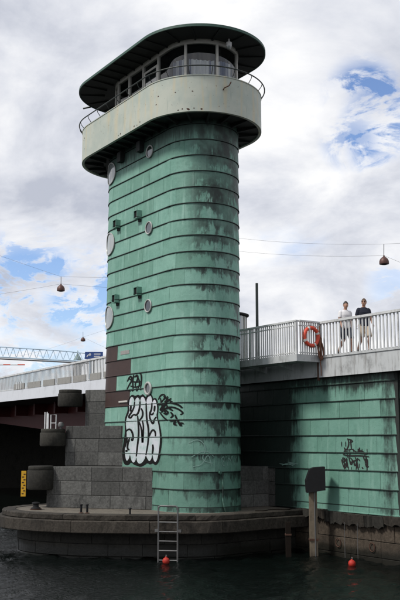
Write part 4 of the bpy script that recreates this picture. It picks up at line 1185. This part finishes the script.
def mast(x_, y_, h, label):
    th = thing('mast', (x_, y_, 6.4), label, 'mast')
    MB().tube([(x_, y_, 6.3), (x_, y_, 11), (x_, y_, h)], [.13, .11, .08], 12).build('pole', M['dkmetal'], th, True)
    MB().lathe([(.2, 0), (.2, .3), (.14, .4)], (x_, y_, 6.30), 12).build('foot', M['dkmetal'], th, True)
lampL, topL = Vector((-24.58, 6.12, 13.12)), Vector((-24.58, 6.11, 13.80))
lampR, topR = Vector((-6.19, 15.51, 12.78)), Vector((-6.17, 15.52, 13.60))
lampS, topS = Vector((-54.5, 22.56, 13.88)), Vector((-54.51, 22.55, 14.6))
lamp(lampL, topL, .50, 'larger copper bell lamp hanging on wires at the left above the channel railing')
lamp(lampR, topR, .50, 'copper bell lamp hanging on wires at the right above the two walkers')
lamp(lampS, topS, .48, 'small distant copper bell lamp hanging at the far left above the blue sign')
mast(-21.64, 12.27, 18.6, 'tall dark mast hidden behind the tower carrying the span wires')
mast(-3.0, 20.2, 14.4, 'dark mast at the right beyond the walkers holding the lamp wires'); mast(-51.0, 27.8, 16.6, 'distant dark mast behind the tower holding the small lamp wires')
MX = (-21.64, 12.27)
wire(MX + (14.0,), topL, .05, 'upper wire from the tower to the left hanging lamp'); wire(topL, (-28.9, -.4, 16.6), .05, 'upper wire running left from the left hanging lamp out of view')
wire(MX + (13.1,), lampL + Vector((0, 0, .22)), .05, 'lower wire from the tower to the left hanging lamp'); wire(lampL + Vector((0, 0, .22)), (-28.9, -.4, 12.1), .05, 'lower wire running left from the left hanging lamp out of view')
wire(MX + (17.2,), topR, .35, 'upper wire from the tower to the right hanging lamp'); wire(topR, (-3.0, 20.2, 14.2), .1, 'upper wire running right from the right hanging lamp out of view')
wire(MX + (16.3,), lampR + Vector((0, 0, .22)), .35, 'lower wire from the tower to the right hanging lamp'); wire(lampR + Vector((0, 0, .22)), (-3.0, 20.2, 10.9), .1, 'lower wire running right from the right hanging lamp out of view')
wire((-58.5, 16.6, 12.0), lampS + Vector((0, 0, .2)), .2, 'left wire of the small distant hanging lamp'); wire(lampS + Vector((0, 0, .2)), (-51.0, 27.8, 11.6), .2, 'right wire of the small distant hanging lamp falling to the right')
wire((-51.0, 27.8, 16.4), lampS + Vector((0, 0, .2)), .1, 'right wire of the small distant hanging lamp rising to the right')
# pale lattice boom
tr = thing('lattice_boom', (-53.5, 18, 11.3), 'long pale blue lattice boom beyond the bridge at the left', 'boom')
A0, A1 = Vector((-57.2, 13.2, 0)), Vector((-51.4, 21.8, 0)); T = (A1-A0).length; d = (A1-A0)/T
def zt(s): return 12.86 - .66*s/T - .25*max(0, (s/T-.75))*4*.5
def zb(s): return 11.85 - .52*s/T
nb = 16
MB().tube([A0 + d*T*i/10 + Vector((0, 0, zt(T*i/10))) for i in range(11)], .055, 6).build('upper_chord', M['truss'], tr, True)
MB().tube([A0 + d*T*i/10 + Vector((0, 0, zb(T*i/10))) for i in range(11)], .075, 6).build('lower_chord', M['truss'], tr, True)
MB().tube([A0 + d*T*i/10 + Vector((0, 0, zb(T*i/10)-.17)) for i in range(11)], .075, 6).build('lower_pipe', M['galv'], tr, True)
for i in range(nb):
    s0, s1 = T*i/nb, T*(i+.5)/nb; s2 = T*(i+1)/nb
    MB().tube([A0 + d*s0 + Vector((0, 0, zb(s0))), A0 + d*s1 + Vector((0, 0, zt(s1)))], .028, 5).build('lattice_bar', M['truss'], tr, True)
    MB().tube([A0 + d*s1 + Vector((0, 0, zt(s1))), A0 + d*s2 + Vector((0, 0, zb(s2)))], .028, 5).build('lattice_bar', M['truss'], tr, True)
for q in (A0, A1):
    MB().tube([q + Vector((0, 0, 6.38)), q + Vector((0, 0, zt(0) if q is A0 else zt(T)))], .14, 8).build('support_post', M['truss'], tr, True)
# red and white barrier arm
ba = thing('barrier_arm', (-58.0, 12.2, 6.4), 'red and white road barrier arm lying level at the far left', 'barrier')
B0 = Vector((-57.2, 13.1, 11.02)); B1 = Vector((-54.9, 16.6, 11.02))
for i in range(6):
    MB().tube([B0.lerp(B1, i/6), B0.lerp(B1, (i+1)/6)], .06, 6).build('stripe', M['redpl'] if i % 2 else M['white'], ba, True)
MB().tube([B0, Vector((B0.x, B0.y, 6.4))], .10, 8).build('post', M['galv'], ba, True)
# blue road sign
sg = thing('road_sign', (-28.77, 10.65, 6.4), 'blue road sign with white arrow behind the left railing', 'sign')
S0, S1 = Vector((-29.11, 10.14, 0)), Vector((-28.42, 11.16, 0)); dS = (S1-S0).normalized()
cS = (S0+S1)/2
MB().box(cS + Vector((0, 0, 9.45)), ((S1-S0).length, .04, .50), ax=dS).build('board', M['blue'], sg)
fS = -Vector((-dS.y, dS.x, 0))
def pS(a, b, off): return cS + dS*a + fS*(.022+off) + Vector((0, 0, b))
for pth in ([(-.48, 9.36), (-.40, 9.50), (-.22, 9.52)], [(-.30, 9.60), (-.20, 9.52), (-.30, 9.44)], [(.0, 9.55), (.45, 9.55)], [(.0, 9.40), (.40, 9.40)]):
    strokes('white_mark', [pth], .06, .002, M['white'], sg, pS, False)
MB().tube([cS + Vector((0, 0, 6.4)) - fS*.05, cS + Vector((0, 0, 9.6)) - fS*.05], .05, 8).build('post', M['galv'], sg, True)
# traffic signal below it
ts = thing('traffic_signal', (-29.25, 9.9, 6.4), 'small dark traffic signal heads behind the left railing', 'signal')
for q in (0, .18):
    MB().box(Vector((-29.33, 9.8, 8.84)) + dS*q, (.13, .12, .26), ax=dS).build('head', M['blackpl'], ts)
MB().tube([(-29.27, 9.9, 6.4), (-29.27, 9.9, 8.8)], .045, 8).build('post', M['galv'], ts, True)
MB().tube([(-29.33, 9.8, 8.70), (-29.22, 9.96, 8.70)], .03, 8).build('bracket', M['galv'], ts, True)
# distant spire
sp = thing('distant_tower', (-120, 60, 0), 'distant grey green spire roof rising behind the left railing', 'tower')
c = Vector((-120.09, 54.08, 18.48)); sp.location = (c.x, c.y, 0); sp['_b'] = (c.x, c.y, 0)
k = .72*160/880
V = [(c.x-4.5*k, c.y-4.5*k, c.z), (c.x+4.5*k, c.y-4.5*k, c.z), (c.x+4.5*k, c.y+4.5*k, c.z), (c.x-4.5*k, c.y+4.5*k, c.z), (c.x, c.y, c.z+10.5*k)]
obj('roof', V, [(0, 1, 4), (1, 2, 4), (2, 3, 4), (3, 0, 4), (3, 2, 1, 0)], M['spire'], sp)
MB().span(c.x-3.6*k, c.x+3.6*k, c.y-3.6*k, c.y+3.6*k, 0, c.z).build('shaft', M['panel'], sp)
MB().lathe([(.15, 0), (.16, .2), (.04, .3), (.02, .5)], (c.x, c.y, c.z+9.9*k), 10).build('finial', M['spire'], sp, True)
# glazed shelter and dark pole behind the balcony railing
sh = thing('glass_shelter', (-8.9, 8.1, 6.4), 'pale glazed round shelter with dark flat roof behind the balcony railing', 'shelter')
cs = (-9.05, 7.75)
MB().lathe([(.86, 0), (.86, 2.55)], (cs[0], cs[1], 6.99), 28).build('glazing', M['glass2'], sh, True)
MB().lathe([(.92, 0), (.92, .55)], (cs[0], cs[1], 6.44), 28).build('base', M['mullion'], sh, True)
MB().lathe([(.95, 0), (1.0, .03), (1.0, .10), (.9, .14)], (cs[0], cs[1], 9.545), 28).build('roof', M['blackpl'], sh, True)
for i in range(14):
    a = 2*pi*i/14
    MB().box((cs[0]+.875*cos(a), cs[1]+.875*sin(a), 8.26), (.05, .05, 2.54), ax=(-sin(a), cos(a), 0)).build('mullion', M['mullion'], sh)
dp = thing('pole', (-8.24, 8.88, 6.4), 'plain dark upright pole behind the balcony railing', 'pole')
MB().tube([(-8.24, 8.88, 6.44), (-8.24, 8.88, 11.2)], [.075, .065], 12).build('shaft', M['dkmetal'], dp, True)
MB().lathe([(.13, 0), (.13, .04), (.08, .10)], (-8.24, 8.88, 6.44), 12).build('foot', M['dkmetal'], dp, True)
for o in bpy.data.objects:
    if '_b' in o: del o['_b']
